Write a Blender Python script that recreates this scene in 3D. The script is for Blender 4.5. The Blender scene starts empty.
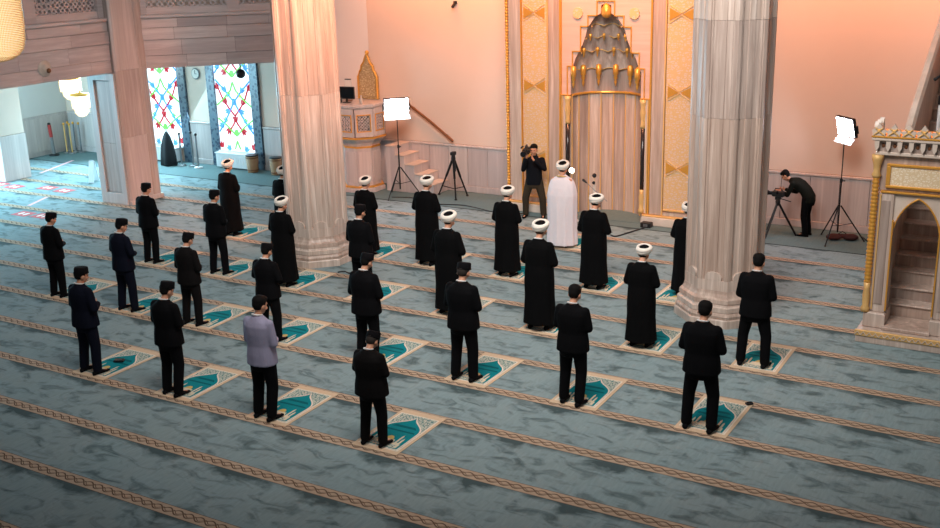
import bpy, math, random
from mathutils import Vector, Matrix, Euler
R = math.radians
PI = math.pi
random.seed(7)
scene = bpy.context.scene
col = scene.collection

# ------------------------------------------------------------------ camera
cd = bpy.data.cameras.new('camera')
cam = bpy.data.objects.new('camera', cd)
col.objects.link(cam)
cd.lens = 36.0 * 1068.6 / 940.0
cd.sensor_width = 36.0
cd.clip_end = 200
_r = Vector((0.86293617, 0.50462292, -0.02639842))
_u = Vector((-0.124516, 0.26297971, 0.95673269))
_f = Vector((-0.4897315, 0.82231221, -0.28976833))
cam.matrix_world = Matrix(((_r.x, _u.x, -_f.x, 0), (_r.y, _u.y, -_f.y, 0), (_r.z, _u.z, -_f.z, 6.353), (0, 0, 0, 1)))
scene.camera = cam

# ------------------------------------------------------------------ world, lights, exposure
vs = scene.view_settings
vs.view_transform = 'Standard'
vs.look = 'None'
vs.gamma = 1.0
vs.use_curve_mapping = False
vs.exposure = 0.0
w = bpy.data.worlds.new('world')
scene.world = w
w.use_nodes = True
w.node_tree.nodes['Background'].inputs[0].default_value = (0.90, 0.95, 1.0, 1)
w.node_tree.nodes['Background'].inputs[1].default_value = 0.145


def area(name, loc, target, sx, sy, power, color, spread=180):
    l = bpy.data.lights.new(name, 'AREA')
    l.shape = 'RECTANGLE'
    l.size, l.size_y = sx, sy
    l.energy = power
    l.color = color
    l.spread = R(spread)
    o = bpy.data.objects.new(name, l)
    col.objects.link(o)
    o.location = loc
    o.rotation_euler = (Vector(target) - Vector(loc)).to_track_quat('-Z', 'Y').to_euler()
    return o


# daylight from the tall windows of the left aisle (outside the frame)
area('window_daylight', (-29.2, 17.0, 2.0), (-20, 18.5, 0.2), 6, 2.6, 1250, (0.42, 0.80, 1.0))
area('window_daylight', (-24.0, 23.5, 2.0), (-21.5, 18.0, 0), 7, 2.4, 900, (0.46, 0.82, 1.0))
# warm wall washers above the wall, then two added lamps without a known fixture
area('wall_washer', (-14.6, 22.0, 8.6), (-14.6, 23.75, 6.9), 5.0, 0.3, 320, (1.0, 0.31, 0.10), 85)
area('wall_washer', (-3.4, 22.0, 8.6), (-3.4, 23.75, 6.9), 6.5, 0.3, 320, (1.0, 0.29, 0.08), 85)
area('wall_washer', (-9.7, 20.4, 8.8), (-9.7, 22.5, 5.6), 4.0, 0.3, 190, (1.0, 0.36, 0.15), 80)
area('column_tint_lamp', (-9.0, 13.5, 10.0), (-13.9, 17.0, 5.4), 0.5, 0.5, 120, (1.0, 0.38, 0.20), 40)  # added lamp, narrowed to tint only the upper mid column salmon
area('hall_fill', (-5.5, 9.0, 11.5), (-9.8, 20.5, 2.0), 6, 5, 900, (1.0, 0.94, 0.90), 112)  # added soft fill that lifts the lower walls, columns and mid floor

# ------------------------------------------------------------------ helpers: meshes


class MB:
    """collects shapes into one mesh"""

    def __init__(s):
        s.v, s.f, s.m = [], [], []
        s.mi = 0

    def add(s, vs_, fs_):
        o = len(s.v)
        s.v += [tuple(p) for p in vs_]
        s.f += [tuple(i + o for i in f) for f in fs_]
        s.m += [s.mi] * len(fs_)
        return s

    def box(s, x0, x1, y0, y1, z0, z1, bev=0.0):
        if bev <= 0:
            vv = [(x0, y0, z0), (x1, y0, z0), (x1, y1, z0), (x0, y1, z0), (x0, y0, z1), (x1, y0, z1), (x1, y1, z1), (x0, y1, z1)]
            return s.add(vv, [(3, 2, 1, 0), (4, 5, 6, 7), (0, 1, 5, 4), (1, 2, 6, 5), (2, 3, 7, 6), (3, 0, 4, 7)])
        b = bev
        P = []
        for z, k in ((z0, b), (z0 + b, 0), (z1 - b, 0), (z1, b)):
            P.append([(x0 + k, y0 + k, z), (x1 - k, y0 + k, z), (x1 - k, y1 - k, z), (x0 + k, y1 - k, z)])
        return s.loft(P)

    def prism(s, poly, z0, z1, axis='z'):
        """poly: list of (a, b); extruded along axis from z0 to z1"""
        def P(a, b, c):
            return {'z': (a, b, c), 'y': (a, c, b), 'x': (c, a, b)}[axis]
        n = len(poly)
        vv = [P(a, b, z0) for a, b in poly] + [P(a, b, z1) for a, b in poly]
        ff = [tuple(range(n))[::-1], tuple(range(n, 2 * n))]
        ff += [(i, (i + 1) % n, n + (i + 1) % n, n + i) for i in range(n)]
        return s.add(vv, ff)

    def loft(s, rings, caps=True):
        n = len(rings[0])
        vv = [p for r_ in rings for p in r_]
        ff = []
        for k in range(len(rings) - 1):
            a, b = k * n, (k + 1) * n
            ff += [(a + i, a + (i + 1) % n, b + (i + 1) % n, b + i) for i in range(n)]
        if caps:
            ff.append(tuple(range(n))[::-1])
            ff.append(tuple(range((len(rings) - 1) * n, len(rings) * n)))
        return s.add(vv, ff)

    def lathe(s, prof, seg=24, c=(0, 0), rot=0.0):
        """prof: list of (z, r)"""
        return s.loft([[(c[0] + max(r_, 1e-4) * math.cos(rot + 2 * PI * i / seg), c[1] + max(r_, 1e-4) * math.sin(rot + 2 * PI * i / seg), z) for i in range(seg)] for z, r_ in prof])

    def tube(s, path, rad, seg=8, closed=False):
        path = [Vector(p) for p in path]
        n = len(path)
        if not hasattr(rad, '__len__'):
            rad = [rad] * n
        rings = []
        up = Vector((0, 0, 1))
        for i, p in enumerate(path):
            if closed:
                t = path[(i + 1) % n] - path[i - 1]
            else:
                t = path[min(i + 1, n - 1)] - path[max(i - 1, 0)]
            if t.length < 1e-9:
                t = Vector((0, 0, 1))
            t.normalize()
            a = up if abs(t.dot(up)) < 0.95 else Vector((1, 0, 0))
            x = t.cross(a).normalized()
            y = x.cross(t).normalized()
            rings.append([p + (x * math.cos(2 * PI * k / seg) + y * math.sin(2 * PI * k / seg)) * rad[i] for k in range(seg)])
        if closed:
            rings.append(rings[0])
            return s.loft(rings, caps=False)
        return s.loft(rings)

    def capsule(s, p0, r0, p1, r1, seg=12):
        p0, p1 = Vector(p0), Vector(p1)
        d = p1 - p0
        L = d.length
        t = d / L if L > 1e-6 else Vector((0, 0, 1))
        path, rad = [], []
        for a in (80, 50, 20):
            path.append(p0 - t * r0 * math.sin(R(a)))
            rad.append(r0 * math.cos(R(a)))
        path += [p0, p1]
        rad += [r0, r1]
        for a in (20, 50, 80):
            path.append(p1 + t * r1 * math.sin(R(a)))
            rad.append(r1 * math.cos(R(a)))
        a = Vector((0, 0, 1)) if abs(t.z) < 0.95 else Vector((1, 0, 0))
        x = t.cross(a).normalized()
        y = x.cross(t).normalized()
        return s.loft([[p + (x * math.cos(2 * PI * k / seg) + y * math.sin(2 * PI * k / seg)) * q for k in range(seg)] for p, q in zip(path, rad)])

    def limb(s, pts, rads, seg=12):
        for i in range(len(pts) - 1):
            s.capsule(pts[i], rads[i], pts[i + 1], rads[i + 1], seg)
        return s

    def ell(s, c, r_, M=None, seg=14, rows=9):
        c = Vector(c)
        rings = []
        for j in range(1, rows):
            a = -PI / 2 + PI * j / rows
            ring = []
            for k in range(seg):
                b = 2 * PI * k / seg
                p = Vector((r_[0] * math.cos(a) * math.cos(b), r_[1] * math.cos(a) * math.sin(b), r_[2] * math.sin(a)))
                if M:
                    p = M @ p
                ring.append(c + p)
            rings.append(ring)
        return s.loft(rings)

    def xf(s, M, start=0):
        for i in range(start, len(s.v)):
            s.v[i] = tuple(M @ Vector(s.v[i]))
        return s

    def mesh(s, name, mats, smooth=False):
        me = bpy.data.meshes.new(name)
        me.from_pydata(s.v, [], s.f)
        if not isinstance(mats, (list, tuple)):
            mats = [mats]
        for m_ in mats:
            me.materials.append(m_)
        if len(mats) > 1:
            me.polygons.foreach_set('material_index', s.m)
        if smooth:
            me.polygons.foreach_set('use_smooth', [True] * len(me.polygons))
        me.update()
        return me

    def build(s, name, mats, parent=None, smooth=False, loc=None, rotz=0):
        return link(name, s.mesh(name, mats, smooth), parent, loc, rotz)


def link(name, me, parent=None, loc=None, rotz=0):
    o = bpy.data.objects.new(name, me)
    col.objects.link(o)
    if loc is not None:
        o.location = loc
    if rotz:
        o.rotation_euler = (0, 0, rotz)
    if parent is not None:
        o.parent = parent
    return o


def tag(o, label=None, cat=None, group=None, kind=None):
    if label:
        o['label'] = label
    if cat:
        o['category'] = cat
    if group:
        o['group'] = group
    if kind:
        o['kind'] = kind
    return o


def empty(name, loc=(0, 0, 0), rz=0.0, label=None, cat=None, group=None):
    o = bpy.data.objects.new(name, None)
    col.objects.link(o)
    o.location = loc
    o.rotation_euler = (0, 0, rz)
    o.empty_display_size = 0.1
    return tag(o, label, cat, group)


def struct(o):
    o['kind'] = 'structure'
    return o


PEND = []


def cloth(mb, name, mat, parent, voxel, iters=2):
    """one continuous surface grown over overlapping shapes"""
    o = mb.build(name, mat, parent)
    m_ = o.modifiers.new('r', 'REMESH')
    m_.mode = 'VOXEL'
    m_.voxel_size = voxel
    s_ = o.modifiers.new('s', 'SMOOTH')
    s_.factor = 0.5
    s_.iterations = iters
    PEND.append(o)
    return o


def finalize():
    dg = bpy.context.evaluated_depsgraph_get()
    done = []
    for o in PEND:
        me = bpy.data.meshes.new_from_object(o.evaluated_get(dg))
        done.append((o, me))
    for o, me in done:
        o.modifiers.clear()
        o.data = me
        me.polygons.foreach_set('use_smooth', [True] * len(me.polygons))
        me.update()
    PEND.clear()


# ------------------------------------------------------------------ helpers: materials
def lin(c):
    return tuple(((x / 255) / 12.92 if x <= 10 else (((x / 255) + 0.055) / 1.055) ** 2.4) for x in c) + (1,)


class NT:
    def __init__(s, name):
        s.mat = bpy.data.materials.new(name)
        s.mat.use_nodes = True
        s.t = s.mat.node_tree
        s.b = s.t.nodes['Principled BSDF']

    def n(s, typ, **kw):
        nd = s.t.nodes.new(typ)
        for k, v in kw.items():
            setattr(nd, k, v)
        return nd

    def val(s, sock, v):
        if hasattr(v, 'links') or hasattr(v, 'is_output'):
            s.t.links.new(v, sock)
        else:
            sock.default_value = v

    def math(s, op, a, b=0.0, c=0.0, clamp=False):
        nd = s.n('ShaderNodeMath', operation=op, use_clamp=clamp)
        s.val(nd.inputs[0], a)
        s.val(nd.inputs[1], b)
        s.val(nd.inputs[2], c)
        return nd.outputs[0]

    def mix(s, f, a, b):
        nd = s.n('ShaderNodeMix', data_type='RGBA')
        s.val(nd.inputs[0], f)
        s.val(nd.inputs[6], a)
        s.val(nd.inputs[7], b)
        return nd.outputs[2]

    def noise(s, vec, scale, detail=4, rough=0.6, dist=0.0):
        nd = s.n('ShaderNodeTexNoise')
        s.val(nd.inputs['Vector'], vec)
        nd.inputs['Scale'].default_value = scale
        nd.inputs['Detail'].default_value = detail
        nd.inputs['Roughness'].default_value = rough
        nd.inputs['Distortion'].default_value = dist
        return nd.outputs[0]

    def pos(s):
        return s.n('ShaderNodeNewGeometry').outputs['Position']

    def obj(s):
        return s.n('ShaderNodeTexCoord').outputs['Object']

    def mapv(s, vec, scale=(1, 1, 1), rot=(0, 0, 0), loc=(0, 0, 0)):
        nd = s.n('ShaderNodeMapping')
        s.val(nd.inputs[0], vec)
        nd.inputs[1].default_value = loc
        nd.inputs[2].default_value = rot
        nd.inputs[3].default_value = scale
        return nd.outputs[0]

    def ramp(s, f, stops):
        nd = s.n('ShaderNodeValToRGB')
        s.val(nd.inputs[0], f)
        e = nd.color_ramp.elements
        while len(e) < len(stops):
            e.new(0.5)
        for i, (p, c) in enumerate(stops):
            e[i].position = p
            e[i].color = c
        return nd.outputs[0]

    def out(s, color=None, rough=0.6, metal=0.0, bump=None, bstr=0.2, bdist=0.02, emit=None, estr=0.0, spec=None):
        if color is not None:
            s.val(s.b.inputs['Base Color'], color)
        s.val(s.b.inputs['Roughness'], rough)
        s.b.inputs['Metallic'].default_value = metal
        if spec is not None:
            s.b.inputs['Specular IOR Level'].default_value = spec
        if bump is not None:
            bn = s.n('ShaderNodeBump')
            bn.inputs['Strength'].default_value = bstr
            bn.inputs['Distance'].default_value = bdist
            s.val(bn.inputs['Height'], bump)
            s.t.links.new(bn.outputs[0], s.b.inputs['Normal'])
        if emit is not None:
            s.val(s.b.inputs['Emission Color'], emit)
            s.b.inputs['Emission Strength'].default_value = estr
        return s.mat


def plain(name, c, rough=0.6, metal=0.0, var=0.12, scale=18, bstr=0.1, spec=None, emit=None, estr=0.0):
    t = NT(name)
    n = t.noise(t.obj(), scale, 3)
    a = lin(c)
    lo = tuple(x * (1 - var) for x in a[:3]) + (1,)
    hi = tuple(min(1, x * (1 + var)) for x in a[:3]) + (1,)
    return t.out(t.mix(n, lo, hi), rough, metal, bump=n if bstr else None, bstr=bstr, bdist=0.004, spec=spec, emit=emit, estr=estr)


def marble(name, c0, c1, axis='z', rough=0.35, scale=1.0, bump=0.0):
    """veined stone, veins running along axis"""
    t = NT(name)
    sc = {'z': (7, 7, 0.35), 'x': (0.4, 7, 7), 'y': (7, 0.4, 7), 'n': (2, 2, 2), 'd': (0.5, 0.5, 7)}[axis]
    v = t.mapv(t.pos(), tuple(x * scale for x in sc))
    n1 = t.noise(v, 1.0, 6, 0.62, 0.6)
    n2 = t.noise(v, 3.7, 4, 0.6, 0.3)
    f = t.math('ADD', t.math('MULTIPLY', n1, 0.7), t.math('MULTIPLY', n2, 0.3))
    c = t.ramp(f, [(0.30, lin(c0)), (0.52, lin(tuple((a + b) / 2 for a, b in zip(c0, c1)))), (0.68, lin(c1))])
    return t.out(c, rough, spec=0.4)


M = {}
M['marble_z'] = marble('marble_vertical', (150, 126, 112), (216, 196, 182), 'z')
M['marble_z2'] = marble('marble_vertical_pale', (166, 144, 130), (226, 210, 198), 'z', scale=1.2)
M['marble_z3'] = marble('marble_vertical_grey', (140, 120, 110), (206, 188, 176), 'z', scale=0.9)
M['marble_h'] = marble('marble_horizontal', (172, 160, 160), (210, 200, 199), 'd')
M['marble_h2'] = marble('marble_horizontal_pale', (182, 170, 169), (218, 208, 206), 'd', scale=1.3)
M['marble_h3'] = marble('marble_horizontal_dark', (160, 148, 149), (200, 190, 189), 'd', scale=0.8)
M['marble_pier'] = marble('marble_pier_grey', (170, 158, 154), (210, 200, 197), 'z', scale=0.8)
M['marble_pier2'] = marble('marble_pier_dark', (152, 138, 132), (194, 182, 176), 'z', scale=1.1)
M['marble_plain'] = marble('marble_plain', (196, 178, 162), (228, 212, 198), 'n', scale=0.8)
M['marble_grey'] = marble('marble_wainscot_grey', (172, 160, 158), (208, 196, 192), 'z', scale=0.7)
M['marble_grey2'] = marble('marble_wainscot_pale', (180, 168, 164), (214, 202, 196), 'z', scale=0.8)
M['marble_field'] = marble('marble_pink_field', (198, 164, 148), (218, 188, 174), 'x', scale=0.8)
M['plaster'] = plain('plaster_wall', (222, 200, 184), 0.85, var=0.02, scale=3, bstr=0.04)
M['plaster_white'] = plain('plaster_aisle', (214, 208, 204), 0.85, var=0.02, scale=3, bstr=0.04)
M['gold'] = plain('gilding', (232, 168, 74), 0.36, 0.45, var=0.15, scale=40)
M['gold_soft'] = plain('gilding_matt', (222, 178, 112), 0.5, 0.2, var=0.12, scale=40)
M['black_metal'] = plain('black_metal', (22, 22, 24), 0.4, 0.5, var=0.1)
M['black_plastic'] = plain('black_plastic', (20, 20, 22), 0.5, 0, var=0.1)
M['grey_metal'] = plain('grey_metal', (140, 140, 142), 0.35, 0.8, var=0.1)
M['white_paint'] = plain('white_paint', (225, 225, 225), 0.5, 0, var=0.03)
M['black_stone'] = plain('dark_colonnette_stone', (42, 34, 34), 0.2, 0, var=0.2)
M['red_bag'] = plain('dark_red_fabric', (62, 20, 18), 0.8, 0, var=0.2)
M['wood'] = plain('brown_wood', (118, 72, 40), 0.5, 0, var=0.25, scale=9)
M['wood_pale'] = plain('pale_wood', (160, 120, 84), 0.6, 0, var=0.2, scale=9)
M['screen'] = plain('screen_dark', (18, 20, 24), 0.15, 0, var=0.1, bstr=0)
M['paper'] = plain('paper_white', (226, 220, 210), 0.7, 0, var=0.04)
M['lens'] = plain('lens_glass', (12, 14, 22), 0.08, 0, var=0.1, bstr=0)
M['joint'] = plain('joint_dark', (84, 72, 66), 0.9, 0, var=0.1)
M['black_cloth'] = plain('black_cover_cloth', (26, 28, 32), 0.9, 0, var=0.2)
M['tile_blue'] = None


def emission(name, c, strength):
    t = NT(name)
    n = t.noise(t.obj(), 6, 2)
    cc = lin(c)
    e = t.mix(n, tuple(x * 0.94 for x in cc[:3]) + (1,), cc)
    return t.out(cc, 0.5, emit=e, estr=strength)


def mat_tile():
    t = NT('blue_tile_border')
    v = t.pos()
    vo = t.n('ShaderNodeTexVoronoi')
    t.val(vo.inputs['Vector'], v)
    vo.inputs['Scale'].default_value = 9
    f = t.math('GREATER_THAN', vo.outputs[0], 0.42)
    n = t.noise(v, 14, 2)
    c = t.mix(f, lin((46, 66, 88)), lin((96, 116, 130)))
    c = t.mix(t.math('MULTIPLY', n, 0.4), c, lin((30, 44, 66)))
    return t.out(c, 0.3)


M['tile_blue'] = mat_tile()


def mat_arabesque(name, ground, gold, scale=13.0):
    """gilt scroll relief on a panel"""
    t = NT(name)
    p = t.obj()
    vo = t.n('ShaderNodeTexVoronoi', feature='DISTANCE_TO_EDGE')
    t.val(vo.inputs['Vector'], t.mapv(p, (scale, scale, scale * 0.8)))
    vo.inputs['Scale'].default_value = 1.0
    w_ = t.n('ShaderNodeTexWave', wave_type='RINGS')
    t.val(w_.inputs[0], p)
    w_.inputs['Scale'].default_value = scale * 0.5
    w_.inputs['Distortion'].default_value = 9
    w_.inputs['Detail'].default_value = 2
    f = t.math('MAXIMUM', t.math('LESS_THAN', vo.outputs['Distance'], 0.12), t.math('GREATER_THAN', w_.outputs['Fac'], 0.66))
    c = t.mix(f, lin(ground), lin(gold))
    return t.out(c, 0.5, 0.0, bump=f, bstr=0.5, bdist=0.01)


M['arabesque'] = mat_arabesque('gilt_arabesque_panel', (218, 190, 172), (218, 178, 126))
M['crest'] = mat_arabesque('tan_gold_carving', (212, 178, 122), (168, 128, 76), 16)
M['inscription'] = mat_arabesque('carved_cream_panel', (244, 228, 204), (226, 200, 160), 22)


def mat_carpet():
    t = NT('mosque_carpet')
    p = t.pos()
    sp = t.n('ShaderNodeSeparateXYZ')
    t.val(sp.inputs[0], p)
    x, y = sp.outputs[0], sp.outputs[1]
    k = t.math('DIVIDE', t.math('SUBTRACT', y, 7.833), 1.2)
    fr = t.math('SUBTRACT', t.math('FRACT', t.math('ADD', k, 0.5)), 0.5)     # -0.5..0.5, 0 on a stripe
    d = t.math('MULTIPLY', fr, 1.2)                                       # metres from the stripe
    ad = t.math('ABSOLUTE', d)
    band = t.math('LESS_THAN', ad, 0.10)
    edge = t.math('MULTIPLY', band, t.math('GREATER_THAN', ad, 0.092))
    # interlaced scroll inside the stripe
    ph = t.math('MULTIPLY', x, 2 * PI / 0.34)
    s1 = t.math('MULTIPLY', t.math('SINE', ph), 0.048)
    c1 = t.math('LESS_THAN', t.math('ABSOLUTE', t.math('SUBTRACT', d, s1)), 0.010)
    c2 = t.math('LESS_THAN', t.math('ABSOLUTE', t.math('ADD', d, s1)), 0.010)
    ph2 = t.math('MULTIPLY', x, 2 * PI / 0.17)
    s2 = t.math('MULTIPLY', t.math('COSINE', ph2), 0.026)
    c3 = t.math('LESS_THAN', t.math('ABSOLUTE', t.math('SUBTRACT', d, s2)), 0.006)
    scroll = t.math('MAXIMUM', t.math('MAXIMUM', c1, c2), t.math('MAXIMUM', c3, edge))
    n0 = t.noise(p, 3.0, 3)
    tan = t.mix(n0, lin((166, 142, 120)), lin((196, 174, 152)))
    stripe = t.mix(scroll, tan, lin((100, 80, 64)))
    # field: pale mottled flowers on a dark scalloped ground that hugs the near side of each stripe
    depth = t.math('MULTIPLY', t.math('FRACT', t.math('SUBTRACT', 0.0, k)), 1.2)   # metres in front of the next stripe
    nA = t.noise(t.mapv(p, (1, 1, 1)), 1.5, 5, 0.6, 0.4)
    nB = t.noise(t.mapv(p, (1.0, 1.9, 1), rot=(0, 0, R(22))), 2.3, 4, 0.55, 1.1)
    nC = t.noise(t.mapv(p, (9, 1.6, 1), rot=(0, 0, R(-35))), 3.0, 3, 0.6, 0.6)
    sc = t.math('ABSOLUTE', t.math('SINE', t.math('ADD', t.math('MULTIPLY', x, 2.3), t.math('MULTIPLY', nA, 3.0))))
    lim = t.math('ADD', 0.20, t.math('MULTIPLY', t.math('SUBTRACT', 1.0, sc), 0.22))
    dk = t.math('MULTIPLY', t.math('SUBTRACT', t.math('ADD', lim, t.math('MULTIPLY', t.math('SUBTRACT', nB, 0.5), 0.5)), depth), 6.0, clamp=True)
    blot = t.math('MULTIPLY', t.math('SUBTRACT', nB, 0.50), 4.5, clamp=True)
    dark = t.math('MAXIMUM', dk, t.math('MULTIPLY', blot, 0.85))
    pale = t.mix(nC, lin((112, 132, 137)), lin((152, 172, 177)))
    pale = t.mix(t.math('MULTIPLY', nA, 0.5), pale, lin((134, 150, 144)))
    field = t.mix(t.math('MULTIPLY', dark, 0.85), pale, lin((54, 70, 72)))
    c = t.mix(band, field, stripe)
    plainf = t.mix(nC, lin((92, 112, 114)), lin((112, 132, 132)))
    c = t.mix(t.math('GREATER_THAN', y, 22.05), c, plainf)
    seam = t.math('LESS_THAN', t.math('ABSOLUTE', t.math('SUBTRACT', y, 22.05)), 0.03)
    c = t.mix(seam, c, lin((52, 62, 64)))
    fine = t.noise(p, 160, 2)
    return t.out(c, 0.95, bump=fine, bstr=0.25, bdist=0.004, spec=0.1)


M['carpet'] = mat_carpet()

# ------------------------------------------------------------------ the setting
WY = 23.75       # qibla wall
HX = -21.45      # gallery front
floor = MB().box(-31, 5, -1.5, 24.2, -0.1, 0).build('floor', M['carpet'])
struct(floor)

wq = MB().box(-29.6, 5, WY, WY + 0.35, 0, 9.5).build('wall_qibla', M['plaster'])
struct(wq)
wl = MB().box(-29.95, -29.55, -1.5, WY + 0.35, 0, 6.5).build('wall_left', M['plaster_white'])
struct(wl)
# slanting wall between the gallery and the qibla wall
A2, B2 = Vector((-21.45, 19.75)), Vector((-17.1, 23.75))
dv = (B2 - A2).normalized()
nv = Vector((dv.y, -dv.x))
Lc = (B2 - A2).length
ang = math.atan2(dv.y, dv.x)
ws = MB().box(Lc * 0.80, Lc - 0.02, 0.0, 0.3, 0, 9.5).build('wall_corner', M['plaster_white'], loc=(A2.x, A2.y, 0), rotz=ang)
struct(ws)
struct(MB().box(-29.55, HX - 0.5, 4.0, WY, 3.55, 3.75).build('ceiling', M['plaster_white']))
cl2 = MB().prism([(HX - 0.5, 19.5), (A2.x - 0.05, 19.86), (-17.4, 23.62), (-17.6, WY), (HX - 0.5, WY)], 3.55, 3.75).build('ceiling', M['plaster_white'])
struct(cl2)


# wainscot: marble slabs with dark joints, a base course and a moulded cap
def wainscot(name, x0, x1, n, h=1.24):
    root = MB().box(x0, x1, WY - 0.022, WY - 0.004, 0, h).build(name, M['joint'])
    struct(root)
    wd = (x1 - x0) / n
    for i in range(n):
        MB().box(x0 + wd * i + 0.006, x0 + wd * (i + 1) - 0.006, WY - 0.05, WY - 0.022, 0.17, h - 0.07, 0.006).build('marble_panel', [M['marble_grey'], M['marble_grey2']][i * 7 % 3 % 2], root)
    MB().box(x0, x1, WY - 0.075, WY - 0.022, 0, 0.165, 0.01).build('base_course', M['marble_grey'], root)
    MB().box(x0, x1, WY - 0.07, WY - 0.022, h - 0.065, h, 0.015).build('cap_moulding', M['marble_grey2'], root)
    return root


wainscot('trim_1', -17.05, -12.32, 8)
wainscot('trim_2', -7.2, 4.8, 19)
for i, (a, b, n_) in enumerate([(-29.5, -26.1, 5), (-23.95, -23.12, 1), (-21.05, -20.32, 1)]):
    wainscot('trim_%d' % (3 + i), a, b, n_, 1.3)
o = MB().box(-29.55, -29.51, 8, WY - 0.06, 0, 1.3, 0.01).build('trim_6', M['marble_grey'])
struct(o)
for k in range(8):
    MB().box(-29.51, -29.49, 14 + k * 1.2, 15.19 + k * 1.2, 0.15, 1.22, 0.006).build('marble_panel', M['marble_grey2'], o)


# ------------------------------------------------------------------ stained glass windows
EM = {
    'w': emission('window_glass_daylight', (236, 246, 255), 1.15),
    'r': emission('red_stained_glass', (176, 20, 40), 0.7),
    'b': emission('blue_stained_glass', (70, 140, 235), .95),
    'g': emission('green_stained_glass', (110, 205, 90), .95),
    'o': emission('amber_stained_glass', (246, 176, 90), .9),
}


def tulip(mb, x, z, s, a, y):
    pts = [(0, -0.5), (0.28, -0.42), (0.42, -0.05), (0.5, 0.45), (0.2, 0.18), (0, 0.55), (-0.2, 0.18), (-0.5, 0.45), (-0.42, -0.05), (-0.28, -0.42)]
    ca, sa = math.cos(a), math.sin(a)
    mb.prism([(x + s * (px * ca - pz * sa), z + s * (px * sa + pz * ca)) for px, pz in pts], y - 0.008, y, 'y')


def stained_window(num, x0, x1, z0=0.5, z1=3.5):
    cx = (x0 + x1) / 2
    hw = (x1 - x0) / 2
    root = empty('window_%d' % num, (cx, WY, 0))
    struct(root)
    y = -0.04
    MB().box(-hw, hw, y, -0.01, z0, z1).build('glass', EM['w'], root)
    for sx in (-1, 1):
        MB().box(sx * (hw + 0.15) - 0.15, sx * (hw + 0.15) + 0.15, -0.09, -0.004, 0, z1 + 0.2, 0.01).build('tile_border', M['tile_blue'], root)
    MB().box(-hw, hw, -0.14, -0.004, z0 - 0.06, z0, 0.008).build('window_sill', M['white_paint'], root)
    P = 1.75
    for k in range(-1, 3):
        zc = 1.55 + P * k
        for (dx, dz, s, a, c) in [(0, -.08, .22, 0, 'r'), (-.42, -.46, .22, 2.5, 'r'), (.42, -.46, .22, -2.5, 'r'), (-.52, .44, .22, .7, 'r'), (.52, .44, .22, -.7, 'r'), (-.9, .86, .2, .2, 'r'), (.9, .86, .2, -.2, 'r'),
                                  (-.4, .12, .2, 2.2, 'b'), (.4, .12, .2, -2.2, 'b'), (-.8, -.3, .2, .8, 'b'), (.8, -.3, .2, -.8, 'b'), (0, .42, .2, 3.1, 'b'), (-.5, .78, .2, .6, 'b'), (.5, .78, .2, -.6, 'b'),
                                  (-.55, -.12, .18, .4, 'g'), (.55, -.12, .18, -.4, 'g'), (0, -.5, .2, 3.1, 'g'), (-.3, .62, .18, 2.6, 'g'), (.3, .62, .18, -2.6, 'o')]:
            xx, zz = dx * hw, zc + dz
            if abs(xx) > hw - 0.05 or not (z0 + 0.08 < zz < z1 - 0.08):
                continue
            m_ = MB()
            tulip(m_, xx, zz, s, a, y)
            m_.build('glass_flower', EM[c], root)
        for sx in (-1, 1):
            for (c, path) in [('r', [(0, .0), (.3, .22), (.62, .5), (.92, .95)]), ('r', [(0, -.1), (.12, -.25), (.5, -.55)]), ('b', [(.95, -.5), (.6, -.2), (.3, .1), (0, .42)]), ('b', [(0, .42), (.4, .7), (.95, 1.05)]), ('g', [(.95, -.1), (.5, -.3), (0, -.6)]), ('g', [(.95, .3), (.55, .5), (.15, .75), (0, 1.0)])]:
                pts = [(sx * px * hw, y - 0.004, zc + pz) for px, pz in path]
                pts = [p for p in pts if z0 + .02 < p[2] < z1 - .02]
                if len(pts) > 1:
                    MB().tube(pts, 0.028, 5).build('glass_stem', EM[c], root)
    return root


stained_window(1, -25.75, -24.28)
stained_window(2, -22.78, -21.38)
stained_window(3, -19.98, -18.65)


# ------------------------------------------------------------------ gallery: marble beams with pierced balustrade
def pierced(mb, x0, z0, nx, nz, c, hole, y0, y1, seg=8):
    """stone screen with a hole in every cell"""
    for i in range(nx):
        for j in range(nz):
            cx, cz = x0 + (i + .5) * c, z0 + (j + .5) * c
            hr = hole * (1.0 if (i + j) % 2 else 0.72)
            outer, inner = [], []
            for k in range(seg):
                a = 2 * PI * (k + .5) / seg
                q = max(abs(math.cos(a)), abs(math.sin(a)))
                outer.append((cx + c / 2 * math.cos(a) / q, cz + c / 2 * math.sin(a) / q))
                rr = hr * (1.0 if k % 2 else 0.8)
                inner.append((cx + rr * math.cos(a), cz + rr * math.sin(a)))
            vv = [(a, y0, b) for a, b in outer] + [(a, y0, b) for a, b in inner] + [(a, y1, b) for a, b in inner]
            ff = []
            for k in range(seg):
                l = (k + 1) % seg
                ff.append((k, l, seg + l, seg + k))
                ff.append((seg + k, seg + l, 2 * seg + l, 2 * seg + k))
            mb.add(vv, ff)
    return mb


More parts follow.
